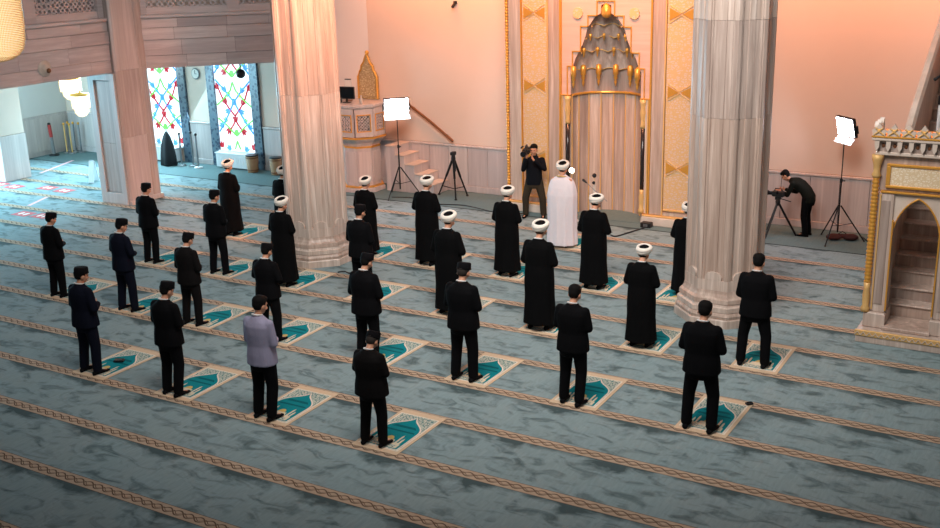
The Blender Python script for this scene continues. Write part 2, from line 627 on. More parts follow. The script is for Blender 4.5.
def gallery(name, A, B, label, seed, top=6.0):
    A, B = Vector(A), Vector(B)
    d = B - A
    L = d.length
    root = empty(name, (A.x, A.y, 0), math.atan2(d.y, d.x), label, 'gallery')
    rnd = random.Random(seed)
    mm = [M['marble_h'], M['marble_h2'], M['marble_h3']]
    MB().box(0, L, 0.03, 0.9, 3.42, 4.7).build('core', M['joint'], root)
    for (z0, z1, y0) in [(3.40, 3.72, 0.0), (3.725, 4.12, -0.012), (4.125, 4.42, -0.05), (4.425, 4.66, -0.02)]:
        x = -rnd.random() * 0.6
        while x < L:
            wd = 0.95 + rnd.random() * 0.7
            a, b = max(x, 0), min(x + wd, L)
            if b - a > 0.05:
                MB().box(a + 0.003, b - 0.003, y0, 0.5, z0, z1, 0.006).build('marble_block', rnd.choice(mm), root)
            x += wd
    MB().box(0, L, -0.09, 0.5, 4.665, 4.75, 0.02).build('cornice', M['marble_h2'], root)
    # balustrade
    n = max(1, round(L / 2.0))
    wd = L / n
    for i in range(n + 1):
        MB().box(max(0, i * wd - 0.16), min(L, i * wd + 0.16), 0.05, 0.35, 4.75, top, 0.015).build('baluster_post', M['marble_h'], root)
    for i in range(n):
        x0, x1 = i * wd + 0.16, (i + 1) * wd - 0.16
        MB().box(x0, x1, 0.1, 0.3, 4.75, 4.93, 0.01).build('panel_rail', M['marble_h2'], root)
        MB().box(x0, x1, 0.1, 0.3, 5.72, top, 0.01).build('panel_rail', M['marble_h2'], root)
        c = (x1 - x0) / round((x1 - x0) / 0.13)
        nx = round((x1 - x0) / c)
        nz = int(0.79 / c)
        pb = MB()
        pierced(pb, x0, 4.93, nx, nz, c, c * 0.44, 0.14, 0.24)
        pb.build('pierced_screen', M['marble_h'], root)
    return root


gallery('gallery_beam', (HX - 0.1, 6.0), (HX - 0.1, 18.84), 'brown marble gallery front with pierced balustrade, carrying the round rosette camera', 1)
gb = gallery('gallery_beam', (A2.x + dv.x * 0.1, A2.y + dv.y * 0.1), (A2.x + dv.x * Lc * 0.805, A2.y + dv.y * Lc * 0.805), 'slanting brown marble gallery front above the stained glass windows', 2)

# corner pier under the gallery: panelled front, tall pilaster at its side
pier = empty('marble_pier', (HX - 0.5, 19.3, 0), 0, 'panelled brown marble pier with tall pilaster carrying the gallery corner', 'pier')
MB().box(-0.40, 0.52, -0.50, 0.5, 0, 3.395).build('core', M['marble_pier2'], pier)
for (x0, x1, z0, z1, y0) in [(-0.42, -0.22, 0, 3.39, -0.57), (0.36, 0.54, 0, 3.39, -0.57), (-0.22, 0.36, 0, 0.3, -0.57), (-0.22, 0.36, 3.2, 3.39, -0.57)]:
    MB().box(x0, x1, y0, -0.49, z0, z1, 0.015).build('panel_frame', M['marble_pier'], pier)
MB().box(-0.215, 0.10, -0.53, -0.49, 0.32, 1.6, 0.006).build('marble_panel', M['marble_pier2'], pier)
MB().box(0.104, 0.355, -0.53, -0.49, 0.32, 1.6, 0.006).build('marble_panel', M['marble_pier2'], pier)
MB().box(-0.215, 0.355, -0.53, -0.49, 1.604, 3.19, 0.006).build('marble_panel', M['marble_pier2'], pier)
for (z0, z1, k) in [(0, 1.75, 0), (1.755, 3.45, 1), (3.455, 5.2, 0), (5.205, 6.6, 2)]:
    mk = [M['marble_pier'], M['marble_pier2'], M['marble_pier2']][k]
    MB().prism([(0.545, -0.52), (0.58, -0.52), (0.62, -0.47), (0.62, 0.22), (0.58, 0.27), (0.545, 0.27)], z0, z1).build('pilaster_block', mk, pier)
    MB().prism([(0.545, 0.28), (0.56, 0.28), (0.60, 0.33), (0.60, 0.50), (0.56, 0.56), (0.50, 0.56)], z0, z1).build('pilaster_edge', M['marble_pier2'], pier)
for (z0, z1) in [(3.4, 5.2), (5.205, 6.6)]:
    MB().box(0.10, 0.54, -0.45, 0.3, z0, z1, .01).build('pilaster_core', M['marble_pier2'], pier)
MB().box(0.543, 0.65, -0.54, 0.58, 0, 0.12, 0.02).build('plinth', M['marble_pier'], pier)

pier2 = empty('marble_pier', (-27.5, 19.7, 0), 0, 'pale stone pier with grey marble foot beside the red floor stickers', 'pier')
MB().box(-0.48, 0.48, -0.42, 0.42, 1.32, 3.54, 0.02).build('shaft', M['plaster'], pier2)
MB().box(-0.5, 0.5, -0.44, 0.44, 0, 1.315, 0.02).build('marble_foot', M['marble_grey2'], pier2)


# ------------------------------------------------------------------ big octagonal columns
def column(x, y, label, mats, joints):
    root = empty('marble_column', (x, y, 0), 0, label, 'column')
    rot = PI / 8
    MB().lathe([(0, .83), (.13, .83), (.145, .82)], 8, rot=rot).build('plinth', M['marble_z2'], root)
    MB().lathe([(.147, .80), (.2, .81), (.24, .79), (.26, .765)], 8, rot=rot).build('base_moulding', M['marble_z'], root)
    MB().lathe([(.262, .785), (.34, .785), (.36, .75), (.40, .735)], 8, rot=rot).build('base_moulding', M['marble_z2'], root)
    MB().lathe([(.402, .75), (.47, .745), (.50, .70), (.55, .675), (.60, .665)], 8, rot=rot).build('base_moulding', M['marble_z'], root)
    Rr = .66
    MB().lathe([(.602, Rr), (.78, Rr)], 8, rot=rot).build('shaft_foot', M['marble_z2'], root)
    ap = Rr * math.cos(PI / 8)
    hw = Rr * math.sin(PI / 8)
    prof = []
    for k in range(8):
        a = k * PI / 4
        for (u, dp) in [(-hw, 0), (-hw + .055, 0), (-hw + .065, .022), (-hw + .085, .022), (-hw + .105, .045), (-.055, .045), (-.05, .03), (.05, .03), (.055, .045), (hw - .105, .045), (hw - .085, .022), (hw - .065, .022), (hw - .055, 0)]:
            q = ap - dp
            prof.append((q * math.cos(a) - u * math.sin(a), q * math.sin(a) + u * math.cos(a)))
    zz = [.782] + joints
    for i in range(len(zz) - 1):
        MB().prism(prof, zz[i], zz[i + 1] - .004).build('shaft_drum', mats[i % len(mats)], root)
    for k in range(8):          # rounded foot of each sunk panel
        a = k * PI / 4
        m_ = MB()
        pts = [(-.14, .782), (.14, .782), (.14, .84), (.10, .90), (.0, .93), (-.10, .90), (-.14, .84)]
        m_.prism(pts, -0.046, -0.004, 'y')
        m_.xf(Matrix.Rotation(a + PI / 2, 4, 'Z') @ Matrix.Translation((0, -ap + 0.0, 0)) @ Matrix.Translation((0, 0.05, 0)))
        m_.build('panel_foot', M['marble_z2'], root)
    return root


column(-13.88, 17.08, 'octagonal marble column standing amid the rows of worshippers, nearer the gallery', [M['marble_z2'], M['marble_z'], M['marble_z2']], [3.5, 5.6, 8.0])
column(-5.24, 17.36, 'octagonal marble column standing amid the worshippers, nearer the stair pulpit', [M['marble_z'], M['marble_z3'], M['marble_z2']], [3.5, 5.05, 8.0])

# ------------------------------------------------------------------ mihrab
MX = -9.72
FY = 22.5
mih = empty('prayer_niche', (MX, FY, 0), 0, 'gilded marble prayer niche with stepped stalactite hood and arabesque panels', 'prayer niche')


def mpart(name, m, x0, x1, y0, y1, z0, z1, b=0.0):
    return MB().box(x0, x1, y0, y1, z0, z1, b).build(name, m, mih)


TOP = 6.6
DY = WY - FY - 0.002
for s in (-1, 1):
    def X(a, b):
        return (min(s * a, s * b), max(s * a, s * b))
    mpart('side_wing', M['marble_z2'], *X(1.12, 2.52), 0.03, DY, 0.24, TOP)
    mpart('base_block', M['marble_plain'], *X(0.98, 2.60), -0.10, DY, 0, 0.20, 0.015)
    mpart('base_gilt_line', M['gold_soft'], *X(0.985, 2.59), -0.09, DY, 0.202, 0.24, 0.008)
    mpart('plain_strip', M['marble_z2'], *X(2.14, 2.44), -0.01, 0.029, 0.245, TOP, 0.01)
    # beaded outer border
    bb = MB()
    z = 0.45
    while z < TOP:
        bb.ell((s * 2.50, -0.01, z), (.045, .045, .045), seg=8, rows=6)
        z += 0.07
    bb.build('bead_border', M['gold'], mih, True)
    mpart('gilt_moulding', M['gold'], *X(2.10, 2.13), -0.03, 0.028, 0.245, TOP, 0.008)
    mpart('gilt_moulding', M['gold_soft'], *X(1.415, 1.445), -0.03, 0.028, 0.245, TOP, 0.008)
    pn = MB().box(-.315, .315, -0.005, 0.028, 0.40, TOP).build('arabesque_panel', M['arabesque'], mih, loc=(s * 1.775, 0, 0))
    for z in (1.35, 3.05, 4.72):      # knots of the gilt band
        for q in (-1, 1):
            MB().prism([(q * .02, z), (q * .27, z + .13), (q * .27, z - .13)], -0.022, -0.006, 'y').build('gilt_knot', M['gold'], pn)
        for q in (-1, 1):
            MB().tube([(-.27, -0.012, z + q * .19), (0, -0.016, z + q * 0.02), (.27, -0.012, z + q * .19)], .010, 6).build('gilt_knot_band', M['gold_soft'], pn)
    MB().box(-.315, .315, -0.03, 0.028, .36, .398, .006).build('panel_sill', M['gold_soft'], pn)
    mpart('plain_strip', M['marble_z'], *X(1.13, 1.41), -0.012, 0.029, 0.245, TOP, 0.01)
    mpart('gilt_moulding', M['gold'], *X(1.085, 1.125), -0.04, 0.05, 0.245, TOP, 0.01)
    mpart('gilt_moulding', M['gold_soft'], *X(1.045, 1.07), -0.03, 0.05, 0.245, 2.86, 0.008)
    # niche jamb with colonnette
    mpart('niche_jamb', M['marble_z2'], *X(0.985, 1.045), 0.0, 0.4, 0.245, 2.86, 0.008)
    mpart('niche_return', M['marble_z3'], *X(0.86, 0.98), 0.12, 0.95, 0.24, 2.86)
    cc = empty('colonnette', (s * 0.93, 0.02, 0))
    cc.parent = mih
    MB().lathe([(.245, .075), (.33, .075), (.36, .06), (.5, .055), (.62, .07), (.72, .05), (.8, .06)], 14).build('colonnette_base', M['gold_soft'], cc, True)
    MB().lathe([(.802, .048), (2.2, .048)], 14).build('dark_shaft', M['black_stone'], cc, True)
    MB().lathe([(2.202, .05), (2.26, .068), (2.34, .05), (2.46, .06), (2.56, .075), (2.66, .055), (2.76, .07), (2.85, .085)], 14).build('capital', M['gold_soft'], cc, True)
    # rosette
    MB().prism([(s * .68 + .125 * math.cos(k * PI / 12) * (1 if k % 2 else .93), 4.72 + .125 * math.sin(k * PI / 12) * (1 if k % 2 else .93)) for k in range(24)], -0.005, 0.03, 'y').build('gilt_rosette', M['arabesque'], mih)
# pink marble field whose opening follows the hood, gilt stepped outline on it
tiers = [(2.88, 3.52, .93), (3.52, 3.86, .80), (3.86, 4.42, .60), (4.42, 4.66, .42), (4.66, 4.98, .20)]
HP = [(2.88, .86), (3.45, .86), (3.55, .80), (3.72, .74), (3.88, .64), (4.0, .58), (4.2, .50), (4.36, .46), (4.5, .37), (4.64, .27), (4.72, .13), (4.9, .12), (4.94, 0.0)]
for s in (-1, 1):
    for k in range(len(HP) - 1):
        (za, ra), (zb, rb) = HP[k], HP[k + 1]
        poly = [(s * ra, za), (s * 1.083, za), (s * 1.083, zb), (s * rb, zb)]
        MB().prism(poly if s > 0 else poly[::-1], 0.03, 0.45, 'y').build('field_slab', M['marble_field'], mih)
mpart('field_slab', M['marble_field'], -1.083, 1.083, 0.03, 0.45, 4.94, TOP)
for i, (z0, z1, hw) in enumerate(tiers):
    nh = tiers[i + 1][2] if i + 1 < len(tiers) else -.01
    for s in (-1, 1):
        a, b = sorted((s * hw, s * (hw + .022)))
        mpart('stepped_gilt_line', M['gold'], a, b, 0.0, 0.05, z0, z1)
        a, b = sorted((s * (nh + .01), s * (hw + .022)))
        mpart('stepped_gilt_line', M['gold'], a, b, 0.0, 0.05, z1, z1 + 0.022)
for s in (-1, 1):
    a, b = sorted((s * .86, s * 1.10))
    mpart('gilt_ledge', M['gold'], a, b, -0.03, 0.05, 2.862, 2.88)
# curved back of the niche: tall fluted slabs
NR = 0.87
nf = 9
for k in range(nf):
    a0, a1 = PI * k / nf, PI * (k + 1) / nf
    am = (a0 + a1) / 2
    pts = []
    for (t_, dd) in [(0.02, 0), (0.1, 0), (0.14, .02), (0.86, .02), (0.9, 0), (0.98, 0)]:
        a = a0 + (a1 - a0) * t_
        pts.append(((NR + dd) * math.cos(a), 0.1 + (NR * 0.92 + dd) * math.sin(a)))
    for (t_, dd) in [(0.98, .07), (0.02, .07)]:
        a = a0 + (a1 - a0) * t_
        pts.append(((NR + dd) * math.cos(a), 0.1 + (NR * 0.92 + dd) * math.sin(a)))
    MB().prism(pts, 0.0, 2.84).build('fluted_slab', [M['marble_z2'], M['marble_z'], M['marble_z3']][k * 2 % 3], mih)
    MB().tube([((NR - .01) * math.cos(a1), 0.1 + (NR * .92 - .01) * math.sin(a1), 0.02), ((NR - .01) * math.cos(a1), 0.1 + (NR * .92 - .01) * math.sin(a1), 2.84)], .014, 6).build('flute_bead', M['gold_soft'], mih)
MB().tube([((NR - .02) * math.cos(a * PI / 24), 0.1 + (NR * .92 - .02) * math.sin(a * PI / 24), 2.86) for a in range(25)], .028, 8).build('niche_gilt_ring', M['gold'], mih)
mpart('niche_floor_step', M['carpet'], -0.86, 0.86, -0.02, 0.95, 0.0, 0.012)


# stalactite hood: scalloped tiers that step inwards
def hood(z0, z1, r0, r1, n, m_):
    mb = MB()
    nth, nz = n * 8, 8
    rows = []
    for j in range(nz + 1):
        t_ = j / nz
        row = []
        for i in range(nth + 1):
            a = PI * i / nth
            sc = abs(math.sin(n * a))
            cell = t_ ** 1.4
            rr = r0 + (r1 - r0) * cell
            rr -= 0.05 * (1 - sc) * (1 - 0.4 * t_)
            zz_ = z0 + (z1 - z0) * t_ + (0.05 * sc - 0.02) * (1 - t_)
            row.append((rr * math.cos(a), 0.06 + rr * 0.92 * math.sin(a), zz_))
        rows.append(row)
    vv = [p for r_ in rows for p in r_]
    ff = []
    for j in range(nz):
        for i in range(nth):
            a = j * (nth + 1) + i
            ff.append((a, a + 1, a + nth + 2, a + nth + 1))
    mb.add(vv, ff)
    MB().tube(rows[0], .013, 6).build('tier_rim', M['gold_soft'], mih, True)
    return mb.build('stalactite_tier', m_, mih, True)


mb = MB()
rows = [[(.855 * math.cos(PI * i / 24), 0.1 + .80 * math.sin(PI * i / 24), z) for i in range(25)] for z in (2.88, 3.45)]
mb.add([p for r_ in rows for p in r_], [(i, i + 1, 26 + i, 25 + i) for i in range(24)])
mb.build('hood_drum', M['marble_z3'], mih, True)
hood(3.40, 3.90, .86, .66, 6, M['marble_z2'])
hood(3.84, 4.22, .66, .52, 5, M['marble_z3'])
hood(4.16, 4.50, .54, .40, 4, M['marble_z'])
hood(4.44, 4.76, .40, .14, 3, M['marble_z3'])
MB().lathe([(4.62, .04), (4.66, .10), (4.70, .12), (4.82, .115), (4.88, .08), (4.95, .03)], 12, c=(0, .06)).build('gilt_hood_cap', M['gold'], mih, True)
for (zb, rr, n, hh, off, wr_) in [(3.04, .82, 6, .50, 0.0, 1.3), (3.72, .66, 5, .22, .5, .8), (4.1, .5, 4, .16, .5, .7)]:
    for k in range(n + 1):
        a = PI * (k + off) / n
        if a > PI + 1e-6:
            continue
        x, y = (rr - .04) * math.cos(a), 0.0 + (rr - .04) * .80 * math.sin(a)
        MB().lathe([(zb + q * hh, r_ * wr_) for q, r_ in [(0, .008), (.18, .024), (.3, .018), (.36, .038), (.5, .030), (.54, .050), (.95, .050), (1, .02)]], 10, c=(x, y)).build('gilt_pendant', M['gold'], mih, True)

# ------------------------------------------------------------------ stair pulpit (minbar)
mn = empty('stair_pulpit', (-2.21, 17.4, 0), 0, 'carved marble stair pulpit with gilded arched doorway and cresting', 'pulpit')


def npart(name, m, x0, x1, y0, y1, z0, z1, b=0.0, parent=None):
    return MB().box(x0, x1, y0, y1, z0, z1, b).build(name, m, parent or mn)


npart('plinth', M['marble_z2'], -.72, .72, -.42, 5.4, 0, .21, .01)
# carved gilt edge on the plinth
pe = npart('plinth_edge', M['gold_soft'], -.735, .735, -.435, -.39, .115, .212, .006)
for k in range(16):
    x = -.69 + k * .092
    MB().tube([(x - .04, -.44, .135), (x, -.442, .19), (x + .04, -.44, .135)], .009, 5).build('edge_chevron', M['marble_plain'], pe)
npart('threshold', M['marble_z'], -.36, .36, -.30, .34, .213, .27, .01)
for s in (-1, 1):
    def X(a, b):
        return (min(s * a, s * b), max(s * a, s * b))
    npart('jamb_foot', M['marble_z2'], *X(.33, .66), -.24, .3, .213, .46, .015)
    npart('jamb', M['marble_z2'], *X(.36, .60), -.16, .26, .462, 2.42, .01)
    npart('jamb_inset', M['marble_z3'], *X(.41, .53), -.175, -.155, .6, 2.3, .004)
    npart('gilt_jamb_line', M['gold'], *X(.335, .358), -.19, -.14, .5, 2.0, .006)
    npart('gilt_jamb_line', M['gold_soft'], *X(.545, .565), -.185, -.155, .5, 2.4, .005)
    # rope colonnette at the outer corner
    rope = MB()
    path, rad = [], []
    for i in range(91):
        z = .95 + 1.7 * i / 90
        path.append((s * .645, -.19, z))
        rad.append(.05 + .008 * math.sin(i * 1.9))
    rope.tube(path, rad, 12)
    rope.build('gilt_colonnette', M['gold'], mn, True)
    MB().lathe([(.462, .07), (.52, .07), (.56, .05), (.72, .06), (.84, .045), (.95, .055)], 12, c=(s * .645, -.19)).build('colonnette_base', M['gold_soft'], mn, True)
    MB().lathe([(2.65, .05), (2.7, .075), (2.76, .05), (2.86, .06), (2.95, .085), (3.02, .09)], 12, c=(s * .645, -.19)).build('colonnette_capital', M['gold_soft'], mn, True)
    # stair parapets
    pts = [(.3, .213), (.3, 1.1), (.45, 2.2), (2.1, 3.32), (4.4, 4.56), (5.3, 5.1), (5.3, .213)]
    MB().prism(pts, s * .50 - .05, s * .50 + .05, 'x').build('parapet', M['marble_z2'], mn)
    MB().tube([(s * .50, .45, 2.24), (s * .50, 2.1, 3.37), (s * .50, 4.4, 4.61), (s * .50, 5.3, 5.15)], .075, 6).build('parapet_rail', M['marble_plain'], mn)
# arched head of the doorway
def arch_half(s):
    pts = [(s * .36, 1.86)]
    for k in range(9):
        a = k / 8
        pts.append((s * .335 * (1 - a ** 1.35), 1.86 + .44 * math.sin(a * PI / 2) ** 0.95 + (.06 * a ** 4)))
    pts += [(0, 2.42), (s * .36, 2.42)]
    return pts if s > 0 else pts[::-1]


for s in (-1, 1):
    MB().prism(arch_half(s), -.12, .24, 'y').build('arch_spandrel', M['marble_plain'], mn)
    ap_ = [(x, -.135, z) for x, z in (arch_half(1)[1:10])]
    MB().tube([(s * x, y, z) for x, y, z in ap_], .014, 6).build('gilt_arch_line', M['gold'], mn)
npart('gilt_lintel_line', M['gold'], -.56, .56, -.185, -.12, 2.422, 2.455, .006)
npart('lintel', M['marble_z'], -.60, .60, -.15, .26, 2.457, 3.02, .008)
fr = empty('inscription', (0, 0, 0))
fr.parent = mn
MB().box(-.44, .44, -.175, -.152, 2.55, 2.85).build('inscription_panel', M['inscription'], fr)
for (x0, x1, z0, z1) in [(-.50, .50, 2.51, 2.55), (-.50, .50, 2.85, 2.89), (-.50, -.44, 2.55, 2.85), (.44, .50, 2.55, 2.85)]:
    MB().box(x0, x1, -.20, -.15, z0, z1, .008).build('gilt_frame', M['gold'], fr)
npart('cornice_bed', M['marble_plain'], -.68, .68, -.24, .32, 3.022, 3.075, .01)
npart('cornice_back', M['marble_z3'], -.66, .66, -.20, .3, 3.076, 3.25)
for k in range(9):       # little niches of the cornice
    x = -.66 + k * .165
    m_ = MB().prism([(x - .035, 3.25), (x - .03, 3.15), (x, 3.09), (x + .03, 3.15), (x + .035, 3.25)], -.285, -.20, 'y')
    m_.build('cornice_corbel', M['marble_plain'], mn)
    if k < 8:
        MB().ell((x + .0825, -.202, 3.17), (.026, .012, .036), seg=10, rows=6).build('niche_shade', M['wood'], mn, True)  # brown oval painting in the shade of each niche hollow
npart('cornice_top', M['marble_plain'], -.74, .74, -.30, .36, 3.252, 3.30, .012)
npart('gilt_cornice_line', M['gold'], -.745, .745, -.31, .37, 3.302, 3.33, .006)
cr = [(-.095, 0), (-.085, .05), (-.11, .09), (-.085, .13), (-.04, .12), (-.055, .16), (-.03, .2), (0, .27), (.03, .2), (.055, .16), (.04, .12), (.085, .13), (.11, .09), (.085, .05), (.095, 0)]
for k in range(7):
    x = -.64 + k * .2133
    c_ = MB().prism([(x + a, 3.332 + b * .72) for a, b in cr], -.30, -.24, 'y').build('crest_finial', M['marble_plain'], mn)
    for q in (-1, 1):
        MB().tube([(x - q * .07, -.305, 3.345), (x, -.31, 3.40), (x + q * .05, -.305, 3.45)], .013, 6).build('gilt_leaf', M['gold_soft'], c_)
    MB().ell((x, -.30, 3.41), (.03, .02, .03), seg=8, rows=6).build('gilt_boss', M['gold'], c_, True)
for k in range(3):
    y = -.16 + k * .21
    for s in (-1, 1):
        MB().prism([(y + a, 3.332 + b * .72) for a, b in cr], s * .70 - .03, s * .70 + .03, 'x').build('crest_finial', M['marble_plain'], mn)
for k in range(17):
    y0, z0 = .36 + .28 * k, .213
    npart('stair_step', [M['marble_z'], M['marble_z3'], M['marble_z2']][k % 3], -.448, .448, y0, y0 + .285, z0, .27 + .205 * (k + 1) - .03)
    npart('step_tread', M['marble_z2'], -.449, .449, y0 - .03, y0 + .285, .27 + .205 * (k + 1) - .028, .27 + .205 * (k + 1), .006)
npart('kiosk_post', M['wood'], -.42, -.30, 4.6, 4.75, 3.4, 6.2, .01)
npart('kiosk_post', M['wood'], .30, .42, 4.6, 4.75, 3.4, 6.2, .01)

# ------------------------------------------------------------------ octagonal lectern pulpit by the corner
kr = empty('octagonal_pulpit', (-16.92, 22.90, 0), 0, 'octagonal marble preaching pulpit with pierced gilt panels and carved crest', 'pulpit')
rot8 = PI / 8
MB().lathe([(0, .60), (.1, .60), (.12, .56)], 8, rot=rot8).build('plinth', M['marble_grey2'], kr)
MB().lathe([(.122, .57), (.16, .57), (.165, .545)], 8, rot=rot8).build('gilt_ring', M['gold'], kr)
MB().lathe([(.167, .50), (1.18, .50)], 8, rot=rot8).build('pedestal', M['marble_grey'], kr)
for k in range(8):
    a = k * PI / 4
    q = .50 * math.cos(PI / 8)
    m_ = MB().box(-.15, .15, -.018, 0, .26, 1.08, .008)
    m_.xf(Matrix.Rotation(a + PI / 2, 4, 'Z') @ Matrix.Translation((0, -q, 0)))
    m_.build('pedestal_panel', M['marble_grey2'], kr)
MB().lathe([(1.182, .52), (1.22, .52), (1.225, .50)], 8, rot=rot8).build('gilt_ring', M['gold'], kr)
MB().lathe([(1.227, .50), (1.32, .56), (1.40, .65), (1.44, .68)], 8, rot=rot8).build('flared_moulding', M['marble_grey2'], kr)
MB().lathe([(1.442, .695), (1.48, .695), (1.485, .68)], 8, rot=rot8).build('gilt_ring', M['gold'], kr)
MB().lathe([(1.487, .62), (2.24, .62)], 8, rot=rot8).build('drum', M['screen'], kr)
for k in range(8):
    a = k * PI / 4
    T = Matrix.Rotation(a + PI / 2, 4, 'Z') @ Matrix.Translation((0, -.66 * math.cos(PI / 8), 0))
    hw = .66 * math.sin(PI / 8)
    m_ = MB()
    pierced(m_, -.16, 1.66, 4, 5, .08, .033, -.01, .03)
    m_.xf(T)
    pp = m_.build('pierced_panel', M['marble_grey2'], kr)
    m_ = MB()
    for (x0, x1, z0, z1) in [(-hw + .02, hw - .02, 1.50, 1.655), (-hw + .02, hw - .02, 2.065, 2.235), (-hw + .02, -.165, 1.655, 2.065), (.165, hw - .02, 1.655, 2.065)]:
        m_.box(x0, x1, -.02, .03, z0, z1)
    m_.xf(T)
    m_.build('panel_surround', M['marble_grey2'], pp)
    m_ = MB()
    for (x0, x1, z0, z1) in [(-.19, .19, 1.63, 1.655), (-.19, .19, 2.065, 2.09), (-.19, -.165, 1.655, 2.065), (.165, .19, 1.655, 2.065)]:
        m_.box(x0, x1, -.032, -.018, z0, z1)
    m_.xf(T)
    m_.build('gilt_frame', M['gold'], pp)
MB().lathe([(2.242, .67), (2.27, .695), (2.33, .70), (2.35, .68)], 8, rot=rot8).build('rim', M['marble_grey2'], kr)
# carved crest standing at the back
crest = [(x * .9, 2.36 + (z - 2.36) * .86) for x, z in [(-.34, 2.36), (-.34, 3.05), (-.27, 3.2), (-.22, 3.25), (-.2, 3.38), (-.1, 3.5), (-.06, 3.62), (0, 3.76), (.06, 3.62), (.1, 3.5), (.2, 3.38), (.22, 3.25), (.27, 3.2), (.34, 3.05), (.34, 2.36)]]
cb = MB().prism(crest, .44, .52, 'y').build('carved_crest', M['crest'], kr)
MB().prism([(x * .82, 2.42 + (z - 2.36) * .9) for x, z in crest], .42, .439, 'y').build('crest_relief', M['crest'], cb)
MB().tube([(x, .43, z) for x, z in crest], .025, 6).build('crest_gilt_edge', M['gold'], cb)
MB().ell((0, .47, 3.58), (.06, .05, .06)).build('crest_finial', M['gold'], cb, True)

# stairs beside it
st = empty('pulpit_steps', (-16.22, 23.22, 0), 0, 'small flight of marble steps beside the octagonal pulpit', 'steps')
for k in range(5):
    x0 = .02 + .30 * k
    MB().box(x0, x0 + .295, -.25, .45, 0, 1.2 - .235 * k, .008).build('step_block', [M['marble_grey'], M['marble_grey2']][k % 2], st)
    MB().box(x0 - .0, x0 + .31, -.28, .45, 1.2 - .235 * k + .001, 1.225 - .235 * k, .006).build('step_tread', M['marble_plain'], st)
hr = MB().tube([(-16.0, WY - .10, 2.32), (-15.2, WY - .10, 1.82), (-14.5, WY - .10, 1.33)], .035, 8).build('handrail', M['wood'])
tag(hr, 'sloping dark handrail on the wall above the pulpit steps', 'handrail')
for i in (0, 1):
    MB().tube([(-15.8 + i * 1.1, WY - .10, 2.19 - i * .69), (-15.8 + i * 1.1, WY + .0, 2.15 - i * .69)], .014, 6).build('rail_bracket', M['grey_metal'], hr)

# monitor, box and microphone on the pulpit
mo = empty('monitor', (-17.10, 22.62, 2.352), R(8), 'black flat monitor standing on the octagonal pulpit', 'monitor')
MB().box(-.10, .10, -.07, .07, 0, .015, .004).build('stand_foot', M['black_plastic'], mo)
MB().box(-.02, .02, -.015, .015, .015, .14).build('stand_neck', M['black_plastic'], mo)
MB().box(-.24, .24, -.03, .012, .10, .42, .008).build('housing', M['black_plastic'], mo)
MB().box(-.22, .22, -.034, -.031, .12, .40).build('display', M['screen'], mo)
pb_ = empty('paper_stand', (-17.28, 22.95, 2.352), R(20), 'white upright document holder on the octagonal pulpit', 'holder')
MB().box(-.09, .09, -.05, .05, 0, .02, .004).build('holder_foot', M['wood_pale'], pb_)
MB().box(-.085, .085, -.01, .015, .02, .55, .004).build('sheet', M['paper'], pb_)
MB().box(-.085, .085, -.016, .018, .55, .575, .004).build('clip', M['black_plastic'], pb_)
bx_ = empty('sound_box', (-17.32, 22.50, 2.352), R(10), 'small black sound box on the octagonal pulpit', 'box')
MB().box(-.10, .10, -.06, .06, 0, .10, .01).build('case', M['black_plastic'], bx_)
MB().lathe([(.10, .02), (.125, .02)], 10).build('knob', M['grey_metal'], bx_)
for i in range(1):
    gm = empty('gilt_bottle', (-16.62, 22.60, 2.352), 0, 'little pale ornament bottle standing on the octagonal pulpit rim', 'ornament')
    MB().lathe([(0, .04), (.03, .05), (.1, .045), (.15, .02), (.2, .018), (.22, .025)], 12).build('bottle_body', M['marble_plain'], gm, True)
    MB().lathe([(.221, .018), (.25, .02), (.26, .008)], 10).build('stopper', M['gold_soft'], gm, True)


# ------------------------------------------------------------------ lamps and tripods
def tripod_legs(root, zt, spread, zh, m, rot, r_=.014, spread_brace=True):
    for k in range(3):
        a = rot + k * 2 * PI / 3
        f = (spread * math.cos(a), spread * math.sin(a))
        lg = MB().tube([(.03 * math.cos(a), .03 * math.sin(a), zt), (f[0], f[1], .02)], [r_ * 1.1, r_], 8).build('leg', m, root)
        MB().ell((f[0], f[1], .018), (.022, .022, .018), seg=8, rows=6).build('rubber_foot', M['black_plastic'], lg, True)
        if spread_brace:
            MB().tube([(0, 0, zh), (f[0] * .5, f[1] * .5, .02 + (zt - .02) * .5)], .008, 6).build('brace', m, root)


LED = emission('led_panel_light', (236, 240, 255), 80)


